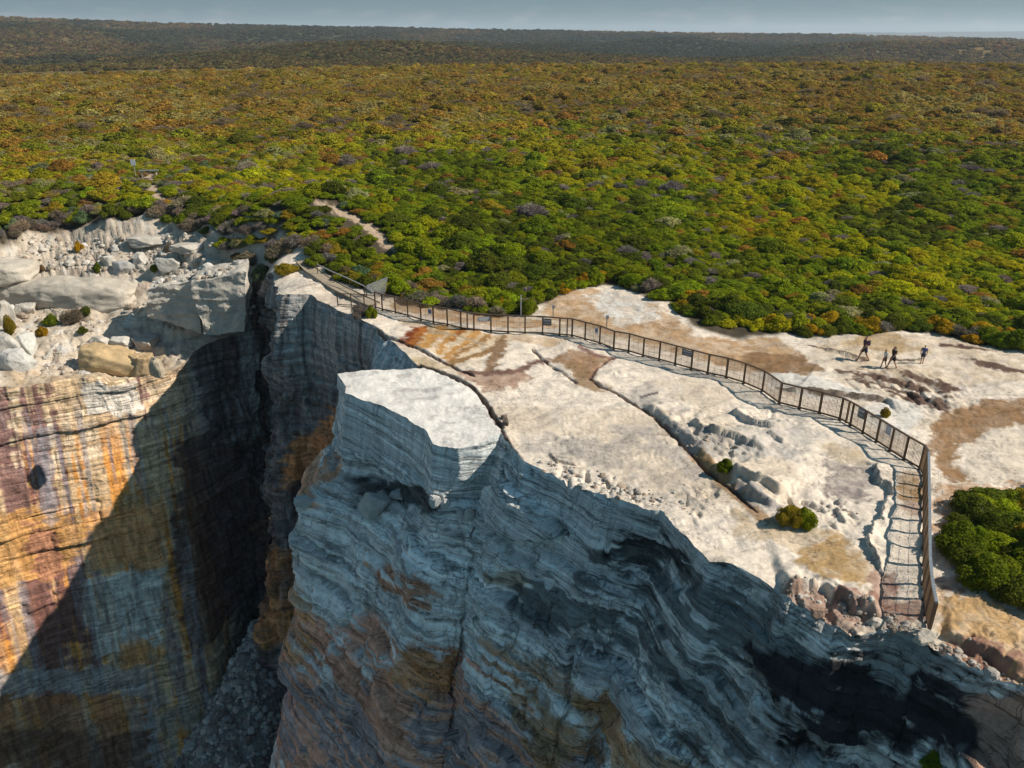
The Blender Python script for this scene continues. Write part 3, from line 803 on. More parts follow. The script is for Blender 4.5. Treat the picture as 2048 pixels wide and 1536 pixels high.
# normals of the smooth base surface
B = np.stack([CX_, CY_, CZ_], -1)
ts_ = np.gradient(B, axis=0); td_ = np.gradient(B, axis=1)
NN = np.cross(ts_, td_)
NN /= np.linalg.norm(NN, axis=-1, keepdims=True) + 1e-9
sgn = np.sign((NN[..., 0] * OUTX[:, None] + NN[..., 1] * OUTY[:, None]))
sgn[sgn == 0] = 1
NN *= sgn[..., None]
NN = gsmooth(NN.reshape(ns, -1), 4).reshape(ns, nd, 3)
NN[..., 2] *= .4
NN /= np.linalg.norm(NN, axis=-1, keepdims=True) + 1e-9
x = CX_.ravel(); y = CY_.ravel(); z = CZ_.ravel()
SS = np.repeat(S_, nd); DR = np.tile(DD, ns)
sC = RIMCUM                                                       # arc length of each control column


def col_s(k):
    return sC[k]


front = sstep(sC[17], sC[18], SS)                                 # the nose and everything right of it
leftw = 1 - sstep(sC[5], sC[6] + 1, SS)
# bedding
lt = np.random.default_rng(3)
maj = np.cumsum(lt.uniform(.7, 2.6, 60)) - 62
mino = np.cumsum(lt.uniform(.10, .42, 420)) - 64
warp = .3 * fbm(x * .12, y * .12, z * .12, oct=3, seed=21) + .05 * fbm(x * .9, y * .9, z * .9, oct=2, seed=22)
dip = front * .13 * (x - 2)
zl = z + warp + dip
im = np.clip(np.searchsorted(maj, zl), 1, len(maj) - 1)
tm = (zl - maj[im - 1]) / (maj[im] - maj[im - 1])
thm = maj[im] - maj[im - 1]
zl0 = zl.copy()
xb = lt.uniform(-.02, .10, 64)[im % 64] * front
zl = np.mod(zl + xb * (SS - 120) + 64, 60) - 62
ii = np.clip(np.searchsorted(mino, zl), 1, len(mino) - 1)
ti = (zl - mino[ii - 1]) / (mino[ii] - mino[ii - 1])
ruf = np.repeat(RUF, nd)
smoothtop = sstep(2.6, 4.2, DR)                                   # below the cap everything is fully rough
amp = (ruf + (1 - ruf) * smoothtop) * (1 - .5 * leftw)
gw = sstep(sC[9], sC[10], SS) * (1 - sstep(sC[15], sC[16], SS))
amp = amp * (1 - gw * .35 * (1 - sstep(5, 9, DR)))
slabm = sstep(sC[28], sC[29] + .5, SS) * (1 - sstep(sC[36], sC[37], SS))
amp = amp * (1 - .55 * slabm * (1 - sstep(4.0, 6.5, DR)))
lm = lt.uniform(-1, 1, 64)
prot = lm[im % 64] * (.5 + .5 * vn(SS * .22, im * 7.3, seed=23)) * .50
prot += .16 * vn(SS * .55, im * 3.1, seed=24)
J = 1.3 + 2.6 * (rnd(im, 5) * .5 + .5)
bb = SS / J + rnd(im, 9) * 3 + .12 * vn(z * 1.5, SS * .3, seed=25)
bi = np.floor(bb); bf = bb - bi
prot += .24 * rnd(bi.astype(np.int64), im) * sstep(0, .06, bf) * sstep(0, .06, 1 - bf)
prot -= .14 * sstep(4, 7, DR) * np.exp(-(np.minimum(bf, 1 - bf) * J / .09) ** 2) * (rnd(bi.astype(np.int64), im + 77) > -.1)
gm = np.minimum(tm, 1 - tm) * thm
prot -= .22 * np.exp(-(gm / .09) ** 2) * (.6 + .5 * vn(SS * .35, im * 1.7, seed=26))
li = lt.uniform(-1, 1, 512)
prot += .055 * li[ii % 512] * (.35 + .9 * np.abs(vn(SS * .5, ii * 2.3, seed=27)))
prot -= .05 * np.exp(-(np.minimum(ti, 1 - ti) / .12) ** 2)
prot += .20 * fbm(x * .28, y * .28, z * .28, oct=3, seed=28) + .11 * fbm(x * 1.1, y * 1.1, z * 1.6, oct=4, seed=29)
fl_ = fbm(SS * .55, zl * 4.5, oct=4, seed=45)
prot += .08 * (1 - 2 * np.abs(fl_)) * .5
ch_ = fbm(SS * 1.7, zl * 2.6, oct=3, seed=46)
prot += .08 * (np.floor(ch_ * 3) / 3)
# the head of the gully is ragged, with overhangs
gm_ = sstep(sC[6], sC[7], SS) * (1 - sstep(sC[10], sC[11] + 2, SS)) * sstep(.3, 1.6, DR)
prot += gm_ * (1.3 * fbm(SS * .33, DR * .16, oct=4, seed=48) + .5 * fbm(SS * .9, DR * .6, oct=4, seed=49))
# broken cavities
cav = fbm(x * .5, y * .5, z * .8, oct=4, seed=30)
prot -= .3 * sstep(.45, .85, cav) * (1 - .8 * leftw)
# fluted wet streaks on the sheer wall above the gully
flu = gw * (1 - sstep(6, 10, DR)) * .22 * vn(SS * 1.5, DR * .12, seed=31)
w0 = sstep(0.02, .45, DR)
disp = w0 * (amp * prot * 1.15 + flu)
# hand placed features, anchored to the surface at the pixels where they show
PB = np.stack([x, y, z], -1) + NN.reshape(-1, 3) * disp[:, None]
pu, pv, pd_ = proj(PB)


def at_surf(u, v):
    r = 6
    m = np.where((np.abs(pu - u) < r) & (np.abs(pv - v) < r))[0]
    if len(m) == 0:
        r = 25
        m = np.where((np.abs(pu - u) < r) & (np.abs(pv - v) < r))[0]
        if len(m) == 0:
            return None
    k = m[np.argmin(pd_[m] + .02 * np.hypot(pu[m] - u, pv[m] - v))]
    return SS[k], DR[k]


def surf_poly(pts):
    out = [at_surf(*p) for p in pts]
    return np.array([o for o in out if o is not None])


SDP = np.stack([SS, DR], -1)
sc_noise = fbm(SS * .5, DR * .9, oct=4, seed=32)
sc_fine = fbm(SS * 1.6, DR * 3.0, oct=4, seed=33)
sc_bed = fbm(SS * .35, zl0 * 3.5, oct=4, seed=47)


def surf_mask(pts, soft=.4, rag=.8):
    L = surf_poly(pts)
    if len(L) < 3:
        return np.zeros(len(SS))
    d = sdf_poly(SDP, L, 3.0) + rag * (sc_noise * .7 + sc_fine * .45 + sc_bed * .35)
    soft = soft * .6
    return sstep(-soft, soft, d)


# undercut recess beneath the white block, hanging slab, fallen blocks scar
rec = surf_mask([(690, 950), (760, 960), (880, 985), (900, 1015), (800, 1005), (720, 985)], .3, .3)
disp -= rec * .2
rec2 = surf_mask([(880, 985), (980, 990), (985, 1060), (940, 1090), (900, 1040)], .4, .3)
disp -= rec2 * .15
hang = surf_mask([(985, 965), (1020, 962), (1030, 985), (1080, 1010), (1130, 1065), (1085, 1078), (1030, 1070), (995, 1040), (982, 1000)], .12, .08)
disp = disp * (1 - .85 * hang) + hang * .85
und = surf_mask([(983, 1040), (1025, 1078), (1090, 1088), (1060, 1130), (1005, 1115), (975, 1070)], .25, .3)
disp -= und * .7
for pts in ([(1018, 955), (1025, 985), (1050, 1000), (1085, 1025), (1120, 1055), (1132, 1068)], [(1050, 925), (1060, 948)], [(700, 905), (740, 935), (775, 955)], [(1005, 895), (997, 945)]):
    L = surf_poly(pts)
    if len(L) > 1:
        d, _, _ = pl_dist(SDP, L, 2)
        disp -= .5 * np.exp(-((d + .04 * sc_fine) / .1) ** 2) * w0
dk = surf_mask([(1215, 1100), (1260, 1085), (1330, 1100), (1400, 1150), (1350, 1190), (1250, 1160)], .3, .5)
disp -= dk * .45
PB = np.stack([x, y, z], -1) + NN.reshape(-1, 3) * disp[:, None]

# ---------- colours of the cliff
C = np.empty((len(x), 3)); C[:] = (.62, .61, .58)
ljit = lt.uniform(0, 1, (512, 3))
jj = ljit[ii % 512]
n3 = fbm(x * .35, y * .35, z * .35, oct=4, seed=34)
n4 = fbm(x * 1.4, y * 1.4, z * 2.2, oct=4, seed=35)
streak = fbm(SS * 1.3, DR * .06 + 7, oct=4, seed=36)
streak2 = fbm(SS * .55 + 40, DR * .035, oct=4, seed=37)
streak3 = fbm(SS * 2.8 + 11, DR * .10, oct=3, seed=38)
bed = li[(ii * 3 + 11) % 512]
C *= (1 + .20 * bed + .18 * n4)[:, None]
C = mixc(C, (.30, .25, .235), .5 * sstep(.1, .7, li[(ii * 5 + 3) % 512] * .6 + .7 * n3))
C = mixc(C, (.17, .18, .185), .55 * sstep(.25, .8, fbm(SS * .35, zl0 * 2.2, oct=4, seed=39)))
# ---- left wall
CLW = np.empty_like(C); CLW[:] = (.50, .36, .225)
CLW *= (1 + .2 * bed + .2 * n4)[:, None]
CLW = mixc(CLW, (.52, .43, .33), .6 * sstep(.1, .6, n3 + .4 * bed))
dep = sstep(6.5, 13, DR + 2 * n3)
CLW = mixc(CLW, (.55, .33, .15), .75 * dep * sstep(-.5, .3, n3 + .5 * bed))
CLW = mixc(CLW, (.50, .20, .06), .7 * sstep(12, 20, DR + 2 * n3) * sstep(-.1, .5, streak2))
CLW = mixc(CLW, (.54, .23, .05), .9 * sstep(.18, .45, streak + .2 * n4) * sstep(2, 8, DR))
CLW = mixc(CLW, (.14, .07, .07), .9 * sstep(.15, .42, streak2 + .35 * streak3 + .25 * n4))
CLW = mixc(CLW, (.24, .22, .235), .6 * sstep(.3, .6, streak3 - .2 * streak) * sstep(1, 4, DR))
CLW = mixc(CLW, (.20, .09, .055), .6 * sstep(.35, .8, -streak + .3 * n4) * sstep(8, 14, DR))
CLW = mixc(CLW, (.34, .33, .32), .65 * sstep(26, 32, DR + 3 * n3) * sstep(-.2, .3, n3))
C = lerp(C, CLW, (1 - sstep(sC[5] + 1, sC[6] + 2, SS))[:, None])
# ---- gully
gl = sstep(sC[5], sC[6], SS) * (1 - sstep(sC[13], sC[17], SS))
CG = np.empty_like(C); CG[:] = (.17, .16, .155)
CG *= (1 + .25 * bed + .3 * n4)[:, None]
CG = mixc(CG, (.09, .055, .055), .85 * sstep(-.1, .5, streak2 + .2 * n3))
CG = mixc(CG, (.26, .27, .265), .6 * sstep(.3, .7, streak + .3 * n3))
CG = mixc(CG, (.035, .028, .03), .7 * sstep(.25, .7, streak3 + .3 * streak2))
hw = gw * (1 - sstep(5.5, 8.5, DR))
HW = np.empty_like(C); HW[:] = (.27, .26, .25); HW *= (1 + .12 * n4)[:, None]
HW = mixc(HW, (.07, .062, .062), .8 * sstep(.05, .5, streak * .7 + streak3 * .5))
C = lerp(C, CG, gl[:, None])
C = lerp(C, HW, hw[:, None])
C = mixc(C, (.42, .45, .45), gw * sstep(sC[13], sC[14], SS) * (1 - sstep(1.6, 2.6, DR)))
# ---- nose flank (gully side): ochre rock
fl = sstep(sC[16], sC[17] + 1, SS) * (1 - sstep(sC[18] - .5, sC[18] + .8, SS)) * sstep(3.5, 5, DR)
C = mixc(C, (.40, .22, .085), fl * .85)
# white cap: block and slab, its teal shade put into the colour
cap = sstep(sC[16], sC[17], SS) * (1 - sstep(sC[36], sC[38], SS)) * (1 - sstep(4.0, 5.0, DR + .7 * sc_noise))
capc = np.empty_like(C); capc[:] = (.50, .525, .52); capc *= (1 + .07 * bed + .07 * n4)[:, None]
C = lerp(C, capc, cap[:, None] * .9)


def paint(pts, color, k=1.0, soft=.4, rag=.8, by=None):
    global C
    m = surf_mask(pts, soft, rag) * k
    if by is not None:
        m = m * by
    C = mixc(C, color, m)


layery = sstep(-.2, .2, .7 * li[(ii * 7 + 5) % 512] + .8 * n3 + .4 * n4)
layerz = sstep(-.10, .16, fbm(SS * .16, zl0 * 1.5, oct=6, seed=41, gain=.62) + .45 * n4 + .15)
paint([(1050, 960), (1130, 960), (1200, 1000), (1330, 1020), (1400, 1110), (1425, 1160), (1340, 1190), (1240, 1160), (1140, 1060)], (.46, .455, .44), .8, .5, .5)
paint([(985, 965), (1020, 962), (1030, 985), (1080, 1010), (1130, 1065), (1085, 1078), (1030, 1070), (995, 1040)], (.50, .50, .485), .9, .15, .1)
# rusty lower beds of the nose
paint([(590, 1240), (700, 1235), (820, 1290), (960, 1320), (1100, 1400), (1260, 1500), (1220, 1536), (560, 1536), (556, 1400)], (.56, .25, .15), .88, .8, 1.0, layery)
paint([(590, 1270), (760, 1290), (900, 1370), (1100, 1440), (1200, 1536), (560, 1536), (556, 1400)], (.22, .13, .13), .7, .8, 1.0, 1 - layery)
paint([(720, 1125), (800, 1150), (880, 1195), (860, 1215), (760, 1190)], (.46, .19, .09), .85, .3, .8, layerz)
paint([(800, 1300), (910, 1310), (905, 1370), (760, 1350)], (.48, .21, .08), .85, .3, .6)
paint([(960, 1290), (1100, 1350), (1200, 1440), (1000, 1400)], (.42, .24, .13), .75, .4, 1.0, layery)
paint([(1000, 1400), (1150, 1420), (1290, 1470), (1400, 1545), (1080, 1545)], (.38, .21, .085), .7, .6, 1.2)
paint([(960, 1150), (1060, 1150), (1040, 1180), (960, 1170)], (.42, .32, .2), .7, .3, .4)
# algae-dark beds, paler patches, a darkened hollow and recess
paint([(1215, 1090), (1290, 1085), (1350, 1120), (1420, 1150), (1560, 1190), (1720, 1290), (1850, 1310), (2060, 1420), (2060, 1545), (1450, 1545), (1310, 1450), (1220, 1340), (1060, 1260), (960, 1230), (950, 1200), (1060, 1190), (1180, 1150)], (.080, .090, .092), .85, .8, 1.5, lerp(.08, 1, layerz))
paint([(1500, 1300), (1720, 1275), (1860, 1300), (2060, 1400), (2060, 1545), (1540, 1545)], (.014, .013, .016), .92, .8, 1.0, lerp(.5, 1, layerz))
paint([(1215, 1095), (1260, 1085), (1335, 1100), (1370, 1130), (1300, 1140), (1240, 1150)], (.035, .04, .042), .9, .3, .6)  # extra dark over the hollow pushed in earlier
paint([(1735, 1262), (1842, 1278), (1832, 1340), (1810, 1400), (1765, 1380)], (.27, .275, .265), .85, .3, .5)
paint([(1170, 1290), (1230, 1310), (1280, 1360), (1230, 1370), (1180, 1340)], (.36, .37, .36), .8, .3, .6)
paint([(1440, 1150), (1560, 1195), (1700, 1280), (1640, 1300), (1500, 1230)], (.20, .21, .205), .6, .5, 1.0, 1 - layerz)
paint([(690, 955), (760, 962), (880, 985), (900, 1020), (800, 1010), (720, 990)], (.04, .042, .04), .85, .25, .4)  # shade in the undercut, painted as a dark patch
# flank and gully patches
paint([(578, 880), (665, 820), (668, 935), (612, 990), (570, 960)], (.56, .23, .08), .75, .5, .9)
paint([(520, 1030), (562, 1100), (602, 1180), (592, 1340), (555, 1290), (515, 1170)], (.56, .27, .10), .72, .5, 1.1, lerp(.4, 1, layerz))
paint([(180, 1030), (335, 1010), (338, 1130), (185, 1150)], (.62, .31, .13), .8, .35, .5)
paint([(165, 1160), (332, 1138), (322, 1290), (195, 1315)], (.48, .49, .46), .85, .3, .4, lerp(1, .35, sstep(0, .5, streak3)))
paint([(250, 1290), (310, 1280), (300, 1360), (230, 1370)], (.55, .26, .09), .8, .3, .6)
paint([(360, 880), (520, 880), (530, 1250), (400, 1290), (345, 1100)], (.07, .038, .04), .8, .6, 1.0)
paint([(378, 1050), (400, 1040), (420, 1330), (360, 1330)], (.24, .24, .24), .55, .4, .8, sstep(-.1, .3, streak3))
paint([(0, 1385), (300, 1395), (300, 1545), (-40, 1545)], (.34, .15, .06), .8, .5, .8, lerp(.4, 1, sstep(-.3, .2, streak2)))
paint([(0, 1455), (300, 1470), (300, 1545), (0, 1545)], (.07, .04, .035), .7, .6, .8)
paint([(-40, 1345), (300, 1338), (290, 1388), (-40, 1395)], (.30, .29, .28), .75, .3, .6)
paint([(-40, 1040), (120, 1020), (190, 1060), (110, 1170), (-40, 1185)], (.52, .27, .08), .7, .5, .8)
paint([(165, 775), (275, 770), (290, 825), (180, 830)], (.52, .48, .43), .8, .2, .4)
paint([(60, 1055), (115, 1050), (130, 1160), (80, 1170)], (.24, .10, .09), .6, .3, .7)
paint([(80, 860), (105, 850), (120, 1060), (95, 1060)], (.25, .23, .24), .6, .3, .5)

paint([(1935, 1400), (2070, 1385), (2070, 1560), (1955, 1560)], (.36, .22, .16), .95, .4, .6)
QC = grid_faces(ns, nd)
# make the faces point outwards
_a = PB[QC[:, 1]] - PB[QC[:, 0]]; _b = PB[QC[:, 3]] - PB[QC[:, 0]]
if (np.cross(_a, _b) * NN.reshape(-1, 3)[QC[:, 0]]).sum(1).mean() < 0:
    QC = QC[:, ::-1]
sq = SS[QC].mean(1); dq = DR[QC].mean(1)
bot = 4.0 + .6 * vn(sq * .7, sq * 0, seed=44)
iscap = (sq > sC[16] - .2) & (sq < sC[27] + .1) & (dq < bot)
v_, q_, c_ = subset(PB, QC, C, ~iscap)
cliff_obj = tag(link("cliff", mesh_np("cliff", v_, q_, c_, True, (sq[~iscap] < sC[16]).astype(int)), [M_CLIFF, M_WALL]), kind="structure")
v2, q2, c2 = subset(PB, QC, C, iscap)
v1, q1, c1 = CAKE_TOP
o = link("white_rock", mesh_np("white_rock", np.vstack([v1, v2]), np.vstack([q1, q2 + len(v1)]), np.vstack([c1, c2]), True, np.concatenate([np.zeros(len(q1), int), np.ones(len(q2), int)])), [M_BLOCK, M_CLIFF])
tag(o, "large flat white rock block with straight sheer sides jutting over the cliff edge", "rock")

# ================================================================ vegetation
def foliage_material(name, base_attr=True):
    m = bpy.data.materials.new(name); m.use_nodes = True
    nt = m.node_tree; nt.nodes.clear(); L = nt.links.new
    out = N(nt, "ShaderNodeOutputMaterial"); b = N(nt, "ShaderNodeBsdfPrincipled"); tr = N(nt, "ShaderNodeBsdfTranslucent"); mx = N(nt, "ShaderNodeMixShader")
    at = N(nt, "ShaderNodeAttribute", attribute_name="tint", attribute_type='INSTANCER')
    tn = N(nt, "ShaderNodeAttribute", attribute_name="tone")
    mu = N(nt, "ShaderNodeVectorMath", operation='MULTIPLY')
    L(at.outputs["Vector"], mu.inputs[0]); L(tn.outputs["Vector"], mu.inputs[1])
    L(mu.outputs[0], b.inputs["Base Color"]); L(mu.outputs[0], tr.inputs["Color"])
    b.inputs["Roughness"].default_value = .85; b.inputs["Specular IOR Level"].default_value = .04
    mx.inputs[0].default_value = .32
    L(b.outputs[0], mx.inputs[1]); L(tr.outputs[0], mx.inputs[2]); L(mx.outputs[0], out.inputs[0])
    return m


M_LEAF = foliage_material("heath_foliage")
M_TWIG = plain("shrub_wood", (.085, .065, .055), .9)


def sphere_np(nu=8, nv=6):
    V = []; Q = []
    for j in range(nv + 1):
        th = math.pi * j / nv
        for i in range(nu):
            ph = 2 * math.pi * i / nu
            V.append((math.sin(th) * math.cos(ph), math.sin(th) * math.sin(ph), math.cos(th)))
    for j in range(nv):
        for i in range(nu):
            Q.append((j * nu + i, (j + 1) * nu + i, (j + 1) * nu + (i + 1) % nu, j * nu + (i + 1) % nu))
    return np.array(V), np.array(Q)


SPH = sphere_np()


def shrub_np(seed, nleaf=1500, leaf=.075, nl=8, dead=0.0, spread=.6, tall=.5, tuft=0.0):
    g = np.random.default_rng(seed)
    a = g.uniform(0, 2 * np.pi, nl); rr = spread * np.sqrt(g.uniform(0.02, 1, nl))
    c = np.stack([rr * np.cos(a), rr * np.sin(a), tall * g.uniform(.45, 1.0, nl) * (1 - .45 * rr)], -1)
    rad = g.uniform(.26, .46, nl) * (1.1 - .35 * rr)
    c[0] = (0, 0, tall); rad[0] = .46
    # each lobe carries smaller clumps
    cc = [c]; rc = [rad]
    for k in range(nl):
        n = 7
        d = g.normal(size=(n, 3)); d[:, 2] = np.abs(d[:, 2]) * .9; d /= np.linalg.norm(d, axis=1)[:, None]
        cc.append(c[k] + d * rad[k] * .85); rc.append(np.full(n, 1) * g.uniform(.10, .2, n))
    c2 = np.vstack(cc); r2 = np.concatenate(rc)
    w = r2 ** 2; w /= w.sum()
    k = g.choice(len(c2), nleaf * 2, p=w)
    d = g.normal(size=(nleaf * 2, 3)); d /= np.linalg.norm(d, axis=1)[:, None]
    d[:, 2] = np.where(d[:, 2] < -.35, -d[:, 2], d[:, 2])
    p = c2[k] + d * (r2[k] * g.uniform(.86, 1.08, len(k)))[:, None]
    dist = np.linalg.norm(p[:, None, :] - c[None], axis=-1) / rad[None]
    ok = (dist.min(1) > .8) & (p[:, 2] > .02)
    p = p[ok][:nleaf]; d = d[ok][:nleaf]; k = k[ok][:nleaf]
    n = len(p)
    nrm = d + .75 * g.normal(size=(n, 3)); nrm[:, 2] += .55
    nrm /= np.linalg.norm(nrm, axis=1)[:, None]
    t = np.cross(nrm, g.normal(size=(n, 3))); t /= np.linalg.norm(t, axis=1)[:, None] + 1e-9
    b = np.cross(nrm, t)
    s = leaf * g.uniform(.6, 1.4, n)
    sl, sw = s * 1.25, s * .8
    if dead > 0:
        t = d + .5 * g.normal(size=(n, 3)); t /= np.linalg.norm(t, axis=1)[:, None]
        b = np.cross(t, g.normal(size=(n, 3))); b /= np.linalg.norm(b, axis=1)[:, None] + 1e-9
        sl = s * 2.6; sw = s * .22
    V = np.stack([p - t * sl[:, None], p - b * sw[:, None], p + t * sl[:, None], p + b * sw[:, None]], 1).reshape(-1, 3)
    Q = np.arange(n * 4).reshape(-1, 4)
    lobe_t = g.uniform(.72, 1.25, len(c2))[k]
    tone = (lobe_t * g.uniform(.7, 1.25, n))[:, None] * np.ones(3)
    yel = g.uniform(0, 1, n) < .12
    tone[yel] *= (1.35, 1.25, .9)
    tone = np.repeat(tone, 4, 0)
    mi = np.zeros(n, int)
    # inner lumps of the bush in a darker leaf tone; twig wood when dead
    sv, sq = SPH
    Vs = [V]; Qs = [Q]; Ts = [tone]; Ms = [mi]; base = len(V)
    for q in range(nl):
        sc = rad[q] * .74
        vv = c[q] + sv * sc * np.array([1, 1, .92])
        vv[:, 2] = np.maximum(vv[:, 2], -.1)
        Vs.append(vv); Qs.append(sq + base); base += len(sv); Ts.append(np.full((len(sv), 3), .75)); Ms.append(np.zeros(len(sq), int) + (1 if dead else 0))
    return np.vstack(Vs), np.vstack(Qs), np.vstack(Ts), np.concatenate(Ms)


def tones_mesh(name, V, Q, T, M):
    me = mesh_np(name, V, Q, None, False, M)
    at = me.attributes.new("tone", 'FLOAT_COLOR', 'POINT')
    c = np.ones((len(V), 4), f32); c[:, :3] = T
    at.data.foreach_set("color", c.ravel())
    me.materials.append(M_LEAF); me.materials.append(M_TWIG)
    return me


NEAR_SHRUBS = [tones_mesh("shrub_foliage", *shrub_np(100 + k, 4200, .035, 9 + k % 4, 0, .55 + .08 * (k % 3), .42 + .07 * (k % 4))) for k in range(7)]
DEAD_SHRUBS = [tones_mesh("shrub_twigs", *shrub_np(200 + k, 1800, .06, 8, 1.0, .6, .45)) for k in range(2)]
BIG_SHRUBS = [tones_mesh("shrub_foliage", *shrub_np(300 + k, 7500, .028, 13, 0, .62, .42)) for k in range(3)]
FAR_SHRUBS = [tones_mesh("heath_shrub", *shrub_np(400 + k, 900, .066, 8, 0, .58, .42 + .06 * (k % 3))) for k in range(6)]
HILL_TREES = [tones_mesh("hill_tree", *shrub_np(500 + k, 110, .2, 4, 0, .5, .5)) for k in range(4)]

G1 = (.245, .290, .010); G2 = (.165, .212, .011); G3 = (.105, .130, .012); YG = (.330, .315, .008); ORG = (.360, .190, .034); OLV = (.330, .250, .020)
LIL = (.235, .200, .180); SAGE = (.310, .305, .135); RBR = (.240, .155, .070); FLW = (.50, .29, .012); DRY = (.26, .21, .15); BLU = (.130, .190, .100)
PAL = np.array([G1, G2, G3, YG, ORG, OLV, LIL, SAGE, RBR, FLW, DRY, BLU])
PNAME = ["bright green", "mid green", "dark green", "yellow green", "rusty orange", "olive brown", "grey leafless", "pale sage", "reddish brown", "yellow flowering", "dry straw grey", "bluish green"]
DEADSET = {6, 10}

# ---- scatter the heath in rings that widen with distance
pts = []
r = 58.0
hr = np.random.default_rng(21)
while r < 352:
    sp = np.interp(r, [55, 75, 100, 160, 240, 350], [.95, 1.08, 1.25, 1.4, 1.5, 1.6])
    n = int(R(78) * r / sp)
    th = R(-39) + (np.arange(n) + hr.uniform(-.45, .45, n)) * sp / r
    q = r + hr.uniform(-.5, .5, n) * sp
    pts.append(np.stack([q * np.sin(th), q * np.cos(th), np.full(n, sp)], -1))
    r += sp
pts = np.vstack(pts)
# the clump beside the right end of the fence
bx = []
lo, hi = BUSHES.min(0), BUSHES.max(0)
for xx in np.arange(lo[0], hi[0], .95):
    for yy in np.arange(lo[1], hi[1], .95):
        bx.append((xx + hr.uniform(-.4, .4), yy + hr.uniform(-.4, .4), 1.0))
bx = np.array(bx); bx = bx[sdf_poly(bx[:, :2], BUSHES, 4) > .25]
hmq = heath_mask(pts[:, :2])
td = np.minimum(pl_dist(pts[:, :2], TRAIL, 10)[0], pl_dist(pts[:, :2], TRAIL2, 10)[0])
rad0 = pts[:, 2] * hr.uniform(.78, 1.22, len(pts))
ok = (hmq > rad0 * .55) & (td > .35 + rad0 * .45) & (sdf_poly(pts[:, :2], np.vstack([_sub, LAND[-4:]]), 5) > .4)
HP = np.vstack([pts[ok], bx]); HRAD = np.concatenate([rad0[ok], hr.uniform(.85, 1.45, len(bx))])
isclump = np.concatenate([np.zeros(ok.sum(), bool), np.ones(len(bx), bool)])
n = len(HP)
X, Y = HP[:, 0], HP[:, 1]
HR_ = np.hypot(X, Y)
HZ = h_fast(X, Y) - .06
hu, hv, hd = proj(np.stack([X, Y, HZ + .5], -1))
nA = fbm(X * .05, Y * .03, oct=4, seed=201); nB = fbm(X * .14, Y * .08, oct=3, seed=202); nC = fbm(X * .03 + 9, Y * .022, oct=3, seed=203)
u1 = hr.uniform(0, 1, n); u2 = hr.uniform(0, 1, n)
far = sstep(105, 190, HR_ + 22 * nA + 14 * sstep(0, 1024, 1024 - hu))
ci = np.zeros(n, int)
# near greens
ci = np.where(u1 < .50, 0, np.where(u1 < .80, 1, np.where(u1 < .90, 2, np.where(u1 < .96, 3, 5))))
ci = np.where((nB < -.25) & (u2 < .5), 2, ci)
ci = np.where((nA > .25) & (u2 < .6), 3, ci)
ci = np.where(u2 > .955, 6, ci)
ci = np.where((u2 > .93) & (u2 <= .955), 4, ci)
ci = np.where((u2 > .915) & (u2 <= .93), 7, ci)
fi = np.where(u1 < .30, 4, np.where(u1 < .62, 5, np.where(u1 < .78, 3, np.where(u1 < .88, 1, np.where(u1 < .94, 8, 2)))))
fi = np.where((nB + .5 * nC > .35) & (u2 < .55), 7, fi)
fi = np.where((nC > .1) & (u2 > .75), 4, fi)
fi = np.where((nB < -.35) & (u2 < .4), 6, fi)
fi = np.where(u2 > .965, 2, fi)
ci = np.where(hr.uniform(0, 1, n) < far, fi, ci)
# the left shoulder is more mixed and scrubby
lm_ = sstep(760, 420, hu) * (HR_ < 130)
mixl = hr.uniform(0, 1, n) < .38 * lm_
ci = np.where(mixl, np.array([1, 2, 5, 11, 10, 6, 7, 8])[hr.integers(0, 8, n)], ci)
edge = (np.concatenate([hmq[ok], np.full(len(bx), 9)]) < 2.6)
le = edge & (hu < 660)
ci = np.where(le & (hr.uniform(0, 1, n) < .55), np.where(hr.uniform(0, 1, n) < .5, 6, 10), ci)
re_ = edge & (hu > 780)
ci = np.where(re_ & (hr.uniform(0, 1, n) < .13), 9, ci)
ci = np.where(re_ & (hu < 1060) & (hr.uniform(0, 1, n) < .35), 10, ci)
cb = np.array([0, 2, 1, 2, 6, 1, 5, 1, 0, 2])[hr.integers(0, 10, n)]
ci = np.where(isclump, cb, ci)
big = (hr.uniform(0, 1, n) < .06) & ~edge & ~isclump
HRAD = np.where(big, HRAD * 1.65, HRAD)
HH = HRAD * hr.uniform(.42, .72, n) * np.where(big, 1.15, 1.0) * np.interp(HR_, [60, 150, 350], [1.0, .95, .9])
HH = np.where(isclump, HH * 1.6, np.where(edge, HH * 1.45, HH))
ROT = hr.uniform(0, 6.28, n)
ANX = hr.uniform(.82, 1.22, n)
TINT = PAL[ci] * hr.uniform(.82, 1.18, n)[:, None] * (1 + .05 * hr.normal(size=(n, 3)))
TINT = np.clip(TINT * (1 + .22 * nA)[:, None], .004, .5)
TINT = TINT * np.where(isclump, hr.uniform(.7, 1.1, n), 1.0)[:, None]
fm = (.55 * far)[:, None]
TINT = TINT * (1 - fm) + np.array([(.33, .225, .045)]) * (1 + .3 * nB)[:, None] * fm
# near ones as things of their own
vis = (hu > -30) & (hu < 2078) & (hv < 1560)
size = np.where(vis, HRAD / hd, 0) * np.where(HR_ > 140, 0, 1)
size = size * np.where(ci == 9, 1.2, 1)
NIND = 262
order = np.argsort(-size)
IND = order[:NIND]
rest = np.setdiff1d(np.arange(n), IND)


def zone(u, v, clump):
    # landmarks one can find in the picture
    if clump:
        return "in clump by the fence end"
    if u < 330:
        return "above sunlit cliff top"
    if u < 600:
        return "above the dark gully"
    if u < 830:
        return "between trail and fence gate" if v > 470 else "beside the sandy trail"
    if u < 1100:
        return "behind the fence signs"
    if u < 1380:
        return "behind the rock hollow"
    if u < 1650:
        return "left of the walkers"
    if u < 1880:
        return "behind the walkers"
    return "right of the walkers"


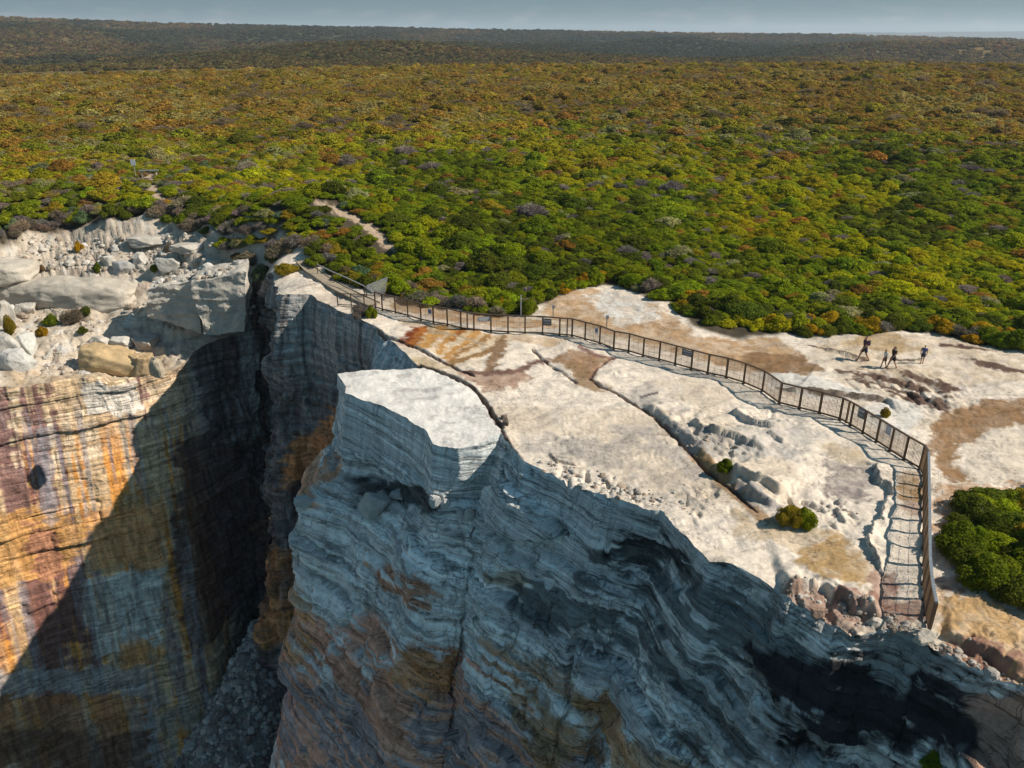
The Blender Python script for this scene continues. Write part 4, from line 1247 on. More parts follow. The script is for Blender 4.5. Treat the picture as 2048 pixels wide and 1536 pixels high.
LABELS = {}
ind_objs = []
for k in IND:
    dead = int(ci[k]) in DEADSET
    if dead:
        me = DEAD_SHRUBS[int(k) % 2]
    elif HRAD[k] / hd[k] > .03:
        me = BIG_SHRUBS[int(k) % 3]
    else:
        me = NEAR_SHRUBS[int(k) % 7]
    o = bpy.data.objects.new("heath_shrub", me)
    COL.objects.link(o)
    o.location = (X[k], Y[k], HZ[k]); o.rotation_euler = (0, 0, ROT[k]); o.scale = (HRAD[k] * ANX[k], HRAD[k] / ANX[k], HH[k])
    o["tint"] = [float(a) for a in TINT[k]]
    ht = "tall" if HH[k] > 1.75 else ("low" if HH[k] < 1.15 else "rounded")
    sz = "broad" if HRAD[k] > 1.55 else ("small" if HRAD[k] < 1.05 else "dense")
    row = "front" if edge[k] or isclump[k] else "deeper"
    lab = "%s %s %s shrub %s" % (ht, sz, PNAME[ci[k]], zone(hu[k], hv[k], isclump[k]))
    if not isclump[k]:
        lab += ", front row" if edge[k] else ", further in"
    LABELS.setdefault(lab, []).append(o)
    o["category"] = "shrub"
    ind_objs.append((o, k))
DIRS = ["leftmost", "second from left", "third from left", "fourth from left", "fifth from left", "sixth from left", "seventh from left", "eighth from left", "ninth from left"]
for lab, lst in LABELS.items():
    lst.sort(key=lambda o: float(proj(np.array(o.location))[0]))
    for i, o in enumerate(lst):
        o["group"] = "individual shrubs of the coastal heath"
        o["label"] = lab if len(lst) == 1 else lab + ", " + (DIRS[i] if i < len(DIRS) else "rightmost")


def scatter_object(name, locs, scl, rotz, tint, idx, protos, pool):
    pc = bpy.data.collections.new(pool)
    for i, me in enumerate(protos):
        po = bpy.data.objects.new("%s_kind" % name, me)
        po.name = "%s_kind_%s" % (name, "abcdefghijklmnopqrstuvwxyz"[i])
        pc.objects.link(po)
    me = bpy.data.meshes.new(name)
    me.vertices.add(len(locs)); me.vertices.foreach_set("co", np.ascontiguousarray(locs, f32).ravel())
    for nm, ty, arr, key in (("scl", 'FLOAT_VECTOR', scl, "vector"), ("rot", 'FLOAT_VECTOR', np.stack([rotz * 0, rotz * 0, rotz], -1), "vector"),
                             ("tint", 'FLOAT_VECTOR', tint, "vector"), ("kindx", 'INT', idx, "value")):
        a = me.attributes.new(nm, ty, 'POINT')
        a.data.foreach_set(key, np.ascontiguousarray(arr, np.int32 if ty == 'INT' else f32).ravel())
    o = bpy.data.objects.new(name, me); COL.objects.link(o)
    ng = bpy.data.node_groups.new(name, 'GeometryNodeTree')
    ng.interface.new_socket("Geometry", in_out='INPUT', socket_type='NodeSocketGeometry')
    ng.interface.new_socket("Geometry", in_out='OUTPUT', socket_type='NodeSocketGeometry')
    gi = ng.nodes.new("NodeGroupInput"); go = ng.nodes.new("NodeGroupOutput")
    ci_ = ng.nodes.new("GeometryNodeCollectionInfo"); ci_.inputs[0].default_value = pc; ci_.inputs["Separate Children"].default_value = True; ci_.inputs["Reset Children"].default_value = True
    ip = ng.nodes.new("GeometryNodeInstanceOnPoints"); ip.inputs["Pick Instance"].default_value = True

    def na(nm, ty):
        q = ng.nodes.new("GeometryNodeInputNamedAttribute"); q.data_type = ty; q.inputs[0].default_value = nm
        return q.outputs[0]
    L = ng.links.new
    L(gi.outputs[0], ip.inputs["Points"]); L(ci_.outputs[0], ip.inputs["Instance"])
    L(na("kindx", 'INT'), ip.inputs["Instance Index"]); L(na("rot", 'FLOAT_VECTOR'), ip.inputs["Rotation"]); L(na("scl", 'FLOAT_VECTOR'), ip.inputs["Scale"])
    L(ip.outputs[0], go.inputs[0])
    md = o.modifiers.new("scatter", 'NODES'); md.node_group = ng
    return tag(o, kind="stuff")


if len(rest):
    isd = np.isin(ci[rest], list(DEADSET))
    closeh = HR_[rest] < 125
    kidx = np.where(isd, 13 + rest % 2, np.where(closeh, 6 + rest % 7, rest % 6))
    o = scatter_object("heath_undergrowth", np.stack([X, Y, HZ], -1)[rest], np.stack([HRAD * ANX, HRAD / ANX, HH], -1)[rest], ROT[rest], TINT[rest], kidx, FAR_SHRUBS[:6] + NEAR_SHRUBS[:7] + DEAD_SHRUBS, "heath_pool")
    tag(o, "dense low coastal heath of green, olive and rust coloured shrubs covering the plateau", "heath")

# ================================================================ hills behind
_cr = [(-200, 22), (0, 32), (300, 43), (650, 51), (1024, 58), (1250, 62), (1500, 66), (1660, 67), (1800, 71), (2048, 77), (2300, 82)]
_ra = np.array([[float(q) for q in ray(u, v)] for u, v in _cr])
_az = np.degrees(np.arctan2(_ra[:, 0], _ra[:, 1])); _el = np.degrees(np.arctan2(_ra[:, 2], np.hypot(_ra[:, 0], _ra[:, 1])))


def hill_z(X, Y):
    r = np.hypot(X, Y); az = np.degrees(np.arctan2(X, Y))
    ec = np.interp(az, _az, _el) - .12
    t = np.clip((r - 480) / (1900 - 480), 0, 1)
    e = -2.15 + (ec + 2.15) * t ** .8
    z = CAMH + r * np.tan(np.radians(e))
    z = np.where(r > 1900, CAMH + 1900 * np.tan(np.radians(ec)) - (r - 1900) * .06, z)
    z = np.where(r < 480, CAMH + 480 * math.tan(R(-2.15)) - (480 - r) * .02, z)
    return z + sstep(500, 800, r) * sstep(1900, 1500, r) * 12 * fbm(X / 300, Y / 300, oct=3, seed=301) + .8 * fbm(X / 60, Y / 60, oct=2, seed=302)


ths = np.radians(np.linspace(-44, 44, 420)); rs = np.geomspace(318, 3200, 240)
TT, RR = np.meshgrid(ths, rs)
HX, HY = (RR * np.sin(TT)).ravel(), (RR * np.cos(TT)).ravel()
HZ2 = hill_z(HX, HY)
VH = np.stack([HX, HY, HZ2], -1)


def hill_col(X, Y):
    a = fbm(X / 420, Y / 600, oct=4, seed=303); b = fbm(X / 90, Y / 120, oct=3, seed=304)
    r = np.hypot(X, Y); az = np.degrees(np.arctan2(X, Y))
    c = np.empty((len(X), 3)); c[:] = (.165, .118, .048)
    c = mixc(c, (.235, .150, .055), sstep(-.1, .4, a + .5 * b))
    dark = sstep(.0, .4, -a + .45 * b) * .85
    dark = np.maximum(dark, sstep(0, 4, az) * sstep(24, 16, az) * sstep(750, 1000, r) * sstep(1900, 1600, r + 150 * b))
    dark = np.maximum(dark, .8 * sstep(-4, -12, az) * sstep(1250, 1450, r + 120 * b) * sstep(1800, 1650, r))
    c = mixc(c, (.058, .066, .036), dark)
    return mixc(c, (.21, .15, .045), .65 * sstep(900, 560, r + 120 * b))


QH = grid_faces(len(rs), len(ths))
nz = np.cross(VH[QH[:, 1]] - VH[QH[:, 0]], VH[QH[:, 3]] - VH[QH[:, 0]])[:, 2].mean()
if nz < 0:
    QH = QH[:, ::-1]
tag(link("hills", mesh_np("hills", VH, QH, hill_col(HX, HY) * .8), M_PLAT), kind="structure")
# woodland canopy on the hills
g = np.random.default_rng(31)
NT = 52000
rr = 520 * (1960 / 520) ** g.uniform(0, 1, NT) ** .85
az = np.radians(g.uniform(-37, 37, NT))
TX, TY = rr * np.sin(az), rr * np.cos(az)
keep = np.ones(NT, bool)
TX, TY, rr = TX[keep], TY[keep], rr[keep]
TZ = hill_z(TX, TY) - .5
ts = np.interp(rr, [500, 1000, 1950], [2.6, 4.2, 6.5]) * g.uniform(.65, 1.35, len(rr))
tc_ = hill_col(TX, TY) * g.uniform(.7, 1.4, len(rr))[:, None] * (1 + .1 * g.normal(size=(len(rr), 3)))
o = scatter_object("hill_woodland", np.stack([TX, TY, TZ], -1), np.stack([ts, ts, ts * .62], -1), g.uniform(0, 6.28, len(rr)), np.clip(tc_, .004, .4), g.integers(0, 4, len(rr)), HILL_TREES, "woodland_pool")
tag(o, "brown and dark green scrub woodland covering the far hills", "woodland")
# distant low land on the right horizon
dx = np.linspace(3200, 6500, 60)
va = np.stack([dx, np.full(60, 7200.0), np.full(60, -60.0)], -1)
vb = va.copy(); vb[:, 2] = 27 + 12 * vn(dx / 420, dx * 0, seed=305) + 12 * sstep(3200, 4200, dx)
vc = vb.copy(); vc[:, 1] += 900; vc[:, 2] += 4
ve = vc.copy(); ve[:, 1] += 900; ve[:, 2] = -60
VD = np.vstack([va, vb, vc, ve]); QD = grid_faces(4, 60)
tag(link("distant_land", mesh_np("distant_land", VD, QD, np.full((240, 3), .06)), M_PLAT), kind="structure")
# sea far below the cliff
sv_ = np.array([(-400, -300, -66), (400, -300, -66), (400, 120, -66), (-400, 120, -66)], float)
M_SEA = plain("sea_water", (.02, .06, .07), .15, 0, .2, .05)
tag(link("sea", mesh_np("sea", sv_, np.array([[0, 1, 2, 3]])), M_SEA), kind="structure")

# ================================================================ small geometry kit
class MB:
    """collects boxes, bars, tubes and quads and links them as one mesh object"""
    def __init__(s):
        s.V = []; s.F = []; s.M = []

    def add(s, V, Fc, m=0):
        b = len(s.V)
        s.V += [tuple(map(float, v)) for v in V]
        s.F += [tuple(i + b for i in f) for f in Fc]
        s.M += [m] * len(Fc)

    def box(s, c, size, rz=0.0, m=0, top=1.0):
        cx, cy, cz = c; sx, sy, sz = [q / 2 for q in size]
        ca, sa = math.cos(rz), math.sin(rz)
        V = []
        for dz in (-1, 1):
            k = top if dz > 0 else 1
            for dx, dy in ((-1, -1), (1, -1), (1, 1), (-1, 1)):
                x, y = dx * sx * k, dy * sy * k
                V.append((cx + x * ca - y * sa, cy + x * sa + y * ca, cz + dz * sz))
        s.add(V, [(3, 2, 1, 0), (4, 5, 6, 7), (0, 1, 5, 4), (1, 2, 6, 5), (2, 3, 7, 6), (3, 0, 4, 7)], m)

    def bar(s, p, q, w, h=None, m=0):
        h = h or w
        p = Vector(p); q = Vector(q); d = (q - p).normalized()
        up = Vector((0, 0, 1)) if abs(d.z) < .95 else Vector((0, 1, 0))
        sd = d.cross(up).normalized(); u = sd.cross(d).normalized()
        V = []
        for e in (p, q):
            for a, b in ((-1, -1), (1, -1), (1, 1), (-1, 1)):
                V.append(e + sd * (a * w / 2) + u * (b * h / 2))
        s.add(V, [(0, 1, 2, 3), (7, 6, 5, 4), (0, 4, 5, 1), (1, 5, 6, 2), (2, 6, 7, 3), (3, 7, 4, 0)], m)

    def build(s, name, mat, parent=None, smooth=False):
        me = bpy.data.meshes.new(name)
        me.from_pydata(s.V, [], s.F)
        for m_ in (mat if isinstance(mat, (list, tuple)) else [mat]):
            me.materials.append(m_)
        me.polygons.foreach_set("material_index", np.array(s.M, np.int32))
        me.polygons.foreach_set("use_smooth", np.full(len(s.F), smooth))
        me.update()
        o = bpy.data.objects.new(name, me); COL.objects.link(o)
        if parent is not None:
            o.parent = parent
        return o


def gz(p):
    return float(h_fast(np.array([p[0]]), np.array([p[1]]))[0])


def gpt(u, v):
    """pixel -> point on the detailed ground"""
    P = px2w([(u, v)])[0]
    for _ in range(8):
        z = gz(P)
        P = 0.5 * P + 0.5 * at_z(u, v, z)
    return Vector((P[0], P[1], gz(P)))


M_STEEL = plain("weathered_fence_steel", (.115, .075, .048), .55, .4, .3, 8)
M_GALV = plain("galvanised_steel", (.42, .43, .44), .42, .75, .2, 12)
M_WIRE = plain("fence_wire", (.30, .20, .12), .6, .5, .1, 5)
M_SIGNW = plain("white_sign_plate", (.55, .57, .60), .5, 0, .06)
M_SIGNB = plain("blue_sign_plate", (.06, .11, .24), .5, 0, .1)
M_SIGND = plain("dark_grey_sign_plate", (.075, .085, .10), .5, 0, .1)
M_SIGNG = plain("grey_blue_sign_plate", (.24, .27, .32), .5, 0, .1)
M_WOOD = plain("bleached_timber", (.33, .27, .20), .85, 0, .3, 9)

# ================================================================ the long safety fence
FB = [(751, 616), (765, 621), (791, 626), (816, 633), (842, 641), (867, 646), (895, 651), (922, 658), (948, 661), (982, 664), (1016, 666),
      (1050, 667), (1085, 668), (1119, 671), (1144, 673), (1170, 680), (1199, 688), (1227, 699), (1257, 704), (1286, 713), (1318, 721), (1350, 730),
      (1382, 739), (1415, 748), (1452, 756), (1487, 767), (1524, 783), (1558, 808), (1598, 818), (1638, 828), (1679, 840), (1700, 851),
      (1725, 867), (1752, 884), (1779, 902), (1807, 920), (1839, 939), (1846, 952), (1846, 973), (1846, 997), (1846, 1020), (1846, 1043), (1846, 1068),
      (1846, 1097), (1846, 1131), (1846, 1170), (1848, 1200), (1851, 1230), (1857, 1264)]
EXTRA = [(935, 660), (1134, 672), (1692, 846)]
FP = [gpt(u, v) for u, v in FB]
FHT = 1.33
fence = empty("safety_fence", FP[0])
tag(fence, "long brown steel safety fence with wire panels curving across the pale rock platform", "fence")


def rel(p, o):
    return Vector(p) - o.location


tops = [p + Vector((0, 0, FHT)) for p in FP]
for i, p in enumerate(FP):
    m = MB(); w_ = .10
    m.bar(rel(p - Vector((0, 0, .12)), fence), rel(tops[i], fence), w_, w_)
    m.box(tuple(rel(p + Vector((0, 0, .01)), fence)), (.17, .17, .03))
    m.build("post", M_STEEL, fence)
for (u, v) in EXTRA:
    p = gpt(u, v); m = MB()
    m.bar(rel(p - Vector((0, 0, .12)), fence), rel(p + Vector((0, 0, FHT)), fence), .085, .085)
    m.build("post", M_STEEL, fence)
mt = MB(); mg = MB(); mb = MB(); mw = MB()
for i in range(len(FP) - 1):
    a, b = rel(tops[i], fence), rel(tops[i + 1], fence)
    up = Vector((0, 0, .02))
    (mg if i >= 37 else mt).bar(a + up, b + up, .10, .075)
    a0, b0 = rel(FP[i], fence) + Vector((0, 0, .10)), rel(FP[i + 1], fence) + Vector((0, 0, .10))
    mb.bar(a0, b0, .06, .09)
    L_ = (b - a).length
    nw = max(3, int(L_ / .07))
    for k in range(1, nw):
        t = k / nw
        th = .024 if k % 6 == 0 else .017
        mw.bar(a0.lerp(b0, t), a.lerp(b, t), th, th)
    for hh in (.3, .6, .9):
        mw.bar(a0.lerp(a, hh), b0.lerp(b, hh), .010, .010)
mt.build("top_rail", M_STEEL, fence)
mg.build("top_rail", M_GALV, fence).__setitem__("label", "bare grey steel top rail of the right end")
mb.build("bottom_rail", M_STEEL, fence)
mw.build("wire_panel", M_WIRE, fence)
# short spur that closes the left end at the cliff edge
SPUR = [gpt(u, v) for u, v in [(676, 612), (703, 613), (729, 614), (751, 616)]]
spur = empty("spur_fence", SPUR[0])
tag(spur, "short dark spur fence of three bays closing the gap to the cliff edge", "fence")
mr_ = MB(); mr2_ = MB(); mwr = MB()
for i, p in enumerate(SPUR[:3]):
    m = MB(); m.bar(rel(p - Vector((0, 0, .12)), spur), rel(p + Vector((0, 0, 1.05)), spur), .08, .08); m.build("post", M_STEEL, spur)
for a, b in zip(SPUR[:-1], SPUR[1:]):
    for hh, mm_ in ((1.05, mr_), (.12, mr2_)):
        mm_.bar(rel(a, spur) + Vector((0, 0, hh)), rel(b, spur) + Vector((0, 0, hh)), .06, .06)
    for k in range(1, 9):
        q = a.lerp(b, k / 9)
        mwr.bar(rel(q, spur) + Vector((0, 0, .12)), rel(q, spur) + Vector((0, 0, 1.05)), .008, .008)
mr_.build("top_rail", M_STEEL, spur); mr2_.build("bottom_rail", M_STEEL, spur); mwr.build("wire_panel", M_WIRE, spur)

# galvanised wing panel leaning out behind the left end
ga, gb = gpt(733, 598), gpt(768, 603)
wing = empty("wing_panel", ga)
tag(wing, "pale wire wing panel in a light metal frame sticking up behind the fence's left end", "fence panel")
P4 = [Vector(at_y(733, 572, ga.y)), Vector(at_y(775, 555, ga.y + .9)), Vector(at_y(770, 585, ga.y + .8)), Vector(at_y(757, 592, ga.y + .4))]
mf = MB()
P4 = [rel(p, wing) for p in P4]
for a, b, w_ in ((P4[0], P4[1], .09), (P4[1], P4[2], .05), (P4[2], P4[3], .03), (P4[0], P4[3], .05)):
    mf.bar(a, b, w_, w_)
mf.build("frame", M_GALV, wing)
ms = MB()
for k in range(1, 30):
    t = k / 30
    ms.bar(P4[0].lerp(P4[1], t), P4[0].lerp(P4[3], min(1, t * 1.3)) if t < .77 else P4[3].lerp(P4[2], (t - .77) / .23), .022, .012)
ms.build("wire_panel", M_SIGNW, wing)
for a, b in ((Vector((0, 0, -.1)), P4[0]), (rel(gb, wing) - Vector((0, 0, .1)), P4[2])):
    mp_ = MB(); mp_.bar(a, b, .06, .06); mp_.build("post", M_STEEL, wing)

# plates hung on the fence
SIGNS = [((861, 623), .34, .42, M_SIGNW, "small white plate with a blue square near the fence's left end", 1),
         ((968, 638), .98, .34, M_SIGNG, "wide grey plate with faded lines on the fence's left half", 2),
         ((1094, 644), .62, .52, M_SIGND, "dark square plate on the fence beside a marker post", 3),
         ((1193, 661), .32, .46, M_SIGNW, "small pale plate with a dark blue panel on the fence's middle", 1),
         ((1373, 706), .82, .42, M_SIGND, "wide dark plate alone on the fence's long straight middle run", 3),
         ((1717, 826), .46, .60, M_SIGND, "upright dark plate on the fence where it starts to bend downhill", 3),
         ((1771, 860), .36, .52, M_SIGNG, "upright grey plate with a pale panel near the fence's sharp corner", 2)]
tp = [proj(np.array(p)) for p in FP]
for (u, v), w_, h_, mat, lab, kind in SIGNS:
    us_ = [float(q[0]) for q in tp]
    i = max(0, min(len(us_) - 2, int(np.searchsorted(us_[:37], u)) - 1))
    t = (u - us_[i]) / (us_[i + 1] - us_[i])
    base = FP[i].lerp(FP[i + 1], t)
    d = (FP[i + 1] - FP[i]); ang = math.atan2(d.y, d.x)
    Pz = float(at_y(u, v, base.y)[2])
    nrm = Vector((math.sin(ang), -math.cos(ang), 0))
    c = Vector((base.x, base.y, Pz)) + nrm * .045
    s = empty("fence_sign", c, ang)
    tag(s, lab, "sign", "plates hung on the safety fence")
    m = MB(); m.box((0, 0, 0), (w_, .012, h_)); m.build("plate", mat, s)
    m = MB()
    if kind == 1:
        m.box((0, -.010, .02), (w_ * .72, .006, h_ * .6)); m.build("pictogram", M_SIGNB, s)
    elif kind == 2:
        for q in range(3):
            m.box((0, -.010, h_ * (.26 - .24 * q)), (w_ * (.8 - .1 * q), .006, h_ * .10))
        m.build("printed_panel", M_SIGNW, s)
    else:
        m.box((0, -.010, h_ * .22), (w_ * .76, .006, h_ * .22)); m.box((0, -.010, -h_ * .18), (w_ * .6, .006, h_ * .10)); m.build("printed_panel", M_SIGNG, s)

# marker posts
for (u, v, h_, mat, lab, hd_) in [(1042, 634, 1.75, M_SIGNW, "thin white post standing in front of the round bush", 0), (1106, 634, .95, M_SIGNG, "short grey marker post with a small plate behind the fence's dark sign", 1), (1213, 655, .95, M_SIGNG, "short grey marker post on bare sand behind the fence", 1)]:
    p = gpt(u, v); s = empty("marker_post", p)
    tag(s, lab, "post", "marker posts behind the fence")
    m = MB(); m.bar(Vector((0, 0, -.1)), Vector((0, 0, h_)), .07, .07); m.build("post", mat, s)
    if hd_:
        m = MB(); m.box((.02, -.05, h_ - .12), (.22, .02, .26)); m.build("plate", M_SIGNG, s)

# old timber walkway and its handrail, running up to the scrub
WK = [gpt(u, v) for u, v in [(604, 524), (622, 542), (645, 559), (680, 580), (715, 597), (748, 612)]]
walk = empty("walkway", WK[0])
tag(walk, "narrow bleached timber walkway climbing from the fence into the scrub", "walkway")
md = MB(); me_ = MB(); mh = MB(); mhp = []
WID = 1.15
for a, b in zip(WK[:-1], WK[1:]):
    d = (b - a); L_ = d.length; dn = d.normalized(); sd = Vector((dn.y, -dn.x, 0)).normalized()
    nb_ = int(L_ / .16)
    for k in range(nb_):
        q = a.lerp(b, (k + .5) / nb_) + Vector((0, 0, .14 + random.uniform(-.008, .008)))
        md.box(tuple(rel(q, walk)), (.135, WID + random.uniform(-.04, .04), .03), math.atan2(dn.y, dn.x))
    for e in (-1, 1):
        me_.bar(rel(a, walk) + sd * (e * WID * .5) + Vector((0, 0, .15)), rel(b, walk) + sd * (e * WID * .5) + Vector((0, 0, .15)), .08, .14)
md.build("deck", M_WOOD, walk); me_.build("edge_beam", M_WOOD, walk)
HRL = [gpt(u, v) for u, v in [(636, 550), (668, 566), (700, 580), (730, 595), (752, 612)]]
rail_ = empty("handrail", HRL[0]); tag(rail_, "grey pipe handrail along the uphill side of the timber walkway", "handrail")
m = MB()
for a, b in zip(HRL[:-1], HRL[1:]):
    m.bar(rel(a, rail_) + Vector((0, 0, 1.0)), rel(b, rail_) + Vector((0, 0, 1.0)), .07, .07)
m.build("rail", M_GALV, rail_)
for a in HRL[:-1]:
    m = MB(); m.bar(rel(a, rail_) - Vector((0, 0, .1)), rel(a, rail_) + Vector((0, 0, 1.0)), .06, .06); m.build("post", M_STEEL, rail_)

# seat and notice in the little clearing on the left
p = gpt(300, 357)
seat = empty("bench", p + Vector((0, 0, 0)), R(8)); tag(seat, "weathered grey plank bench in a small clearing of the heath", "bench")
m = MB(); m.box((0, 0, 1.0), (2.3, .5, .1)); m.build("seat", M_GALV, seat)
for e in (-1, 1):
    m = MB(); m.box((e * .85, 0, .47), (.12, .4, .96)); m.build("leg", M_WOOD, seat)
p = gpt(272, 356)
nb2 = empty("notice_board", p, R(5)); tag(nb2, "small white notice on a post above the heath beside the bench", "sign")
m = MB(); m.bar(Vector((0, 0, -.1)), Vector((0, 0, 1.9)), .09, .09); m.build("post", M_WOOD, nb2)
m = MB(); m.box((0, -.06, 1.95), (.6, .04, .75)); m.build("plate", M_SIGNW, nb2)

# ================================================================ rocks
def rock_np(seed, dims, nsub=20, planes=16, rough=.06, sharp=1.0):
    if planes == 0:
        V, Q = sphere_np(nsub * 2, nsub)
        r = 1 / ((np.abs(V) ** 3.2).sum(1)) ** (1 / 3.2)
        P = V * r[:, None]
        W = P * np.array(dims) / 2
        d = np.stack([fbm(W[:, 0] * .45 + k * 7 + seed, W[:, 1] * .45, W[:, 2] * .8, oct=5, seed=460) for k in range(3)], -1)
        bed = vn(W[:, 2] * 2.2 + .3 * W[:, 0], W[:, 0] * .15, seed=461)
        return W + d * np.array([.5, .5, .35]) * rough * 5 + np.array([0, -1, 0]) * (.12 * bed)[:, None], Q
    g = np.random.default_rng(seed)
    nu, nv = nsub * 2, nsub
    V, Q = sphere_np(nu, nv)
    nrm = g.normal(size=(planes, 3)); nrm /= np.linalg.norm(nrm, axis=1)[:, None]
    nrm = np.vstack([nrm, [[0, 0, 1], [0, 0, -1], [0, -1, 0], [0, 1, 0], [1, 0, 0], [-1, 0, 0]]])
    dst = np.concatenate([g.uniform(.66, .98, planes), [.78, .7, .92, .92, .95, .95]])
    k = V @ nrm.T
    r = np.where(k > .05, dst[None] / np.maximum(k, .05), 9).min(1)
    P = V * r[:, None]
    n_ = fbm(P[:, 0] * 2 + seed, P[:, 1] * 2, P[:, 2] * 2, oct=4, seed=400)
    P = P * (1 + rough * n_)[:, None]
    return P * np.array(dims) / 2 / np.array([.88, .85, .75]), Q


def rock_obj(name, seed, dims, loc, rz, tone, label, cat="boulder", group=None, mat=None, planes=16, rough=.06, nsub=26, tilt=(0, 0)):
    if max(dims) > 1.6:
        nsub = max(nsub, 52)
    V, Q = rock_np(seed, dims, nsub, planes, rough)
    t = fbm(V[:, 0] * 1.2 + seed, V[:, 1] * 1.2, V[:, 2] * 2.5, oct=4, seed=410)
    c = np.array(tone)[None] * (1 + .22 * t)[:, None]
    me = mesh_np(name, V, Q[:, ::-1], c, nsub > 40)
    o = link(name, me, mat or M_RUB)
    o.location = loc; o.rotation_euler = (tilt[0], tilt[1], rz)
    return tag(o, label, cat, group)


def block_np(corners_f, depth, seed, n=44, rough=.26):
    """box-like block: front face from four points (tl,tr,br,bl), pushed back along +depth vector; gridded and roughened"""
    tl, tr, br, bl = [np.array(p, float) for p in corners_f]
    dv = np.array(depth, float)
    faces = [(tl, tr, br, bl), (tl + dv, tr + dv, tr, tl), (tr, tr + dv, br + dv, br), (tl + dv, tl, bl, bl + dv), (bl, br, br + dv, bl + dv)]
    Vs, Qs, b = [], [], 0
    s = np.linspace(0, 1, n)
    A, Bq = np.meshgrid(s, s)
    A = A.ravel()[:, None]; Bq = Bq.ravel()[:, None]
    for (p, q, r, w_) in faces:
        P = (p * (1 - A) + q * A) * (1 - Bq) + (w_ * (1 - A) + r * A) * Bq
        Vs.append(P); Qs.append(grid_faces(n, n)[:, ::-1] + b); b += len(P)
    V = np.vstack(Vs); Q = np.vstack(Qs)
    d = np.stack([fbm(V[:, 0] * .7 + k * 9, V[:, 1] * .7, V[:, 2] * .7, oct=5, seed=420 + seed) for k in range(3)], -1)
    bed = vn(V[:, 2] * 3.5, V[:, 2] * 0, seed=430 + seed)
    V = V + d * rough + np.array([0, -1, 0]) * (.10 * bed)[:, None]
    return V, Q


def pt(u, v, Y):
    return at_y(u, v, Y)


PALE = (.47, .43, .375); WHITEISH = (.51, .48, .43); OCH = (.50, .36, .20)
# the two sheer-faced blocks at the head of the gully
V, Q = block_np([pt(298, 578, 72.6), pt(386, 562, 72.6), pt(404, 668, 72.2), pt(297, 632, 72.4)], (-.3, 2.6, .2), 1)
c = np.array(PALE)[None] * (1 + .16 * fbm(V[:, 0] * .8, V[:, 1] * .8, V[:, 2] * 1.6, oct=4, seed=440))[:, None]
tag(link("sandstone_block", mesh_np("sandstone_block", V, Q, c, False), M_BLOCK), "sheer pale block on the gully rim with a triangular sun patch, left twin of two", "rock", "twin sandstone blocks above the gully")
V, Q = block_np([pt(384, 566, 70.6), pt(492, 543, 70.9), pt(488, 664, 71.0), pt(407, 670, 70.6)], (-.6, 3.0, .3), 2)
c = np.array(PALE)[None] * (1 + .16 * fbm(V[:, 0] * .8, V[:, 1] * .8, V[:, 2] * 1.6, oct=4, seed=441))[:, None]
tag(link("sandstone_block", mesh_np("sandstone_block", V, Q, c, False), M_BLOCK), "larger sheer pale block jutting forward at the gully head, right twin of two", "rock", "twin sandstone blocks above the gully")


def gp2(u, v):
    P = px2w([(u, v)])[0]
    return Vector((P[0], P[1], gz(P)))


BLD = [  # u, v of base middle, width px, height px, depth factor, tone, label
    (203, 742, 118, 48, .6, OCH, "largest ochre-fronted boulder on the lip of the sunlit cliff"),
    (279, 738, 44, 40, .8, (.46, .33, .19), "mid-sized tan boulder beside the largest ochre boulder on the cliff lip"),
    (311, 738, 28, 30, .8, (.43, .36, .27), "small squarish boulder at the shaded end of the cliff lip"),
    (12, 706, 52, 40, .8, WHITEISH, "big white squared boulder at the left frame edge"),
    (48, 702, 40, 36, .8, (.53, .51, .47), "smooth white boulder right beside the big squared one on the left"),
    (28, 736, 62, 34, .8, (.52, .5, .47), "long pale boulder lying below the two white boulders"),
    (200, 688, 34, 16, 1.0, PALE, "flat pale slab lying just above the largest ochre boulder"),
    (240, 692, 46, 16, 1.0, (.5, .47, .43), "long flat slab above the tan boulder on the cliff lip"),
    (285, 697, 44, 18, 1.0, (.45, .40, .34), "flat slab tilted towards the dark gully above the cliff lip"),
    (52, 630, 36, 20, .9, PALE, "rounded pale boulder on the slope below the long smooth ledge"),
    (8, 645, 40, 44, .9, PALE, "tall pale boulder cut by the left frame edge below the smooth ledge"),
    (245, 545, 40, 20, .9, (.40, .39, .37), "grey boulder just above the long smooth ledge near its right end"),
    (215, 535, 24, 18, .9, WHITEISH, "white angular rock above the grey boulder on the left slope"),
    (280, 525, 30, 24, .9, WHITEISH, "white broken rock high on the slope left of the twin blocks"),
    (335, 540, 44, 22, .8, WHITEISH, "white shattered rock on top of the left twin block"),
    (445, 522, 54, 18, .9, PALE, "flat pale ledge rock behind the right twin block"),
    (380, 505, 60, 16, .9, PALE, "long low ledge rock under the scrub behind the twin blocks"),
    (300, 488, 80, 14, .9, PALE, "long thin ledge rock below the scrub above the rubble slope"),
    (1012, 852, 11, 13, .9, (.13, .10, .08), "small dark brown rock wedged in the crack beside the white block"),
    (1008, 838, 12, 8, 1.0, (.2, .15, .12), "tiny brown stone above the dark wedged rock in the crack"),
]
p = gp2(128, 604)
rock_obj("ledge_rock", 141, (14.5, 4.6, 3.4), (p.x, p.y + 1.2, p.z + .55), -.06, (.46, .41, .345), "long smooth rounded ledge of pale rock across the sunlit slope at the far left", "rock", None, M_BLOCK, planes=0, rough=.16, nsub=70)
p = gp2(-60, 578)
rock_obj("ledge_rock", 142, (12, 5, 2.6), (p.x, p.y + 1.5, p.z + .3), .05, (.48, .43, .36), "pale rounded ledge cut by the left frame edge above the long ledge", "rock", None, M_BLOCK, planes=0, rough=.16, nsub=60)
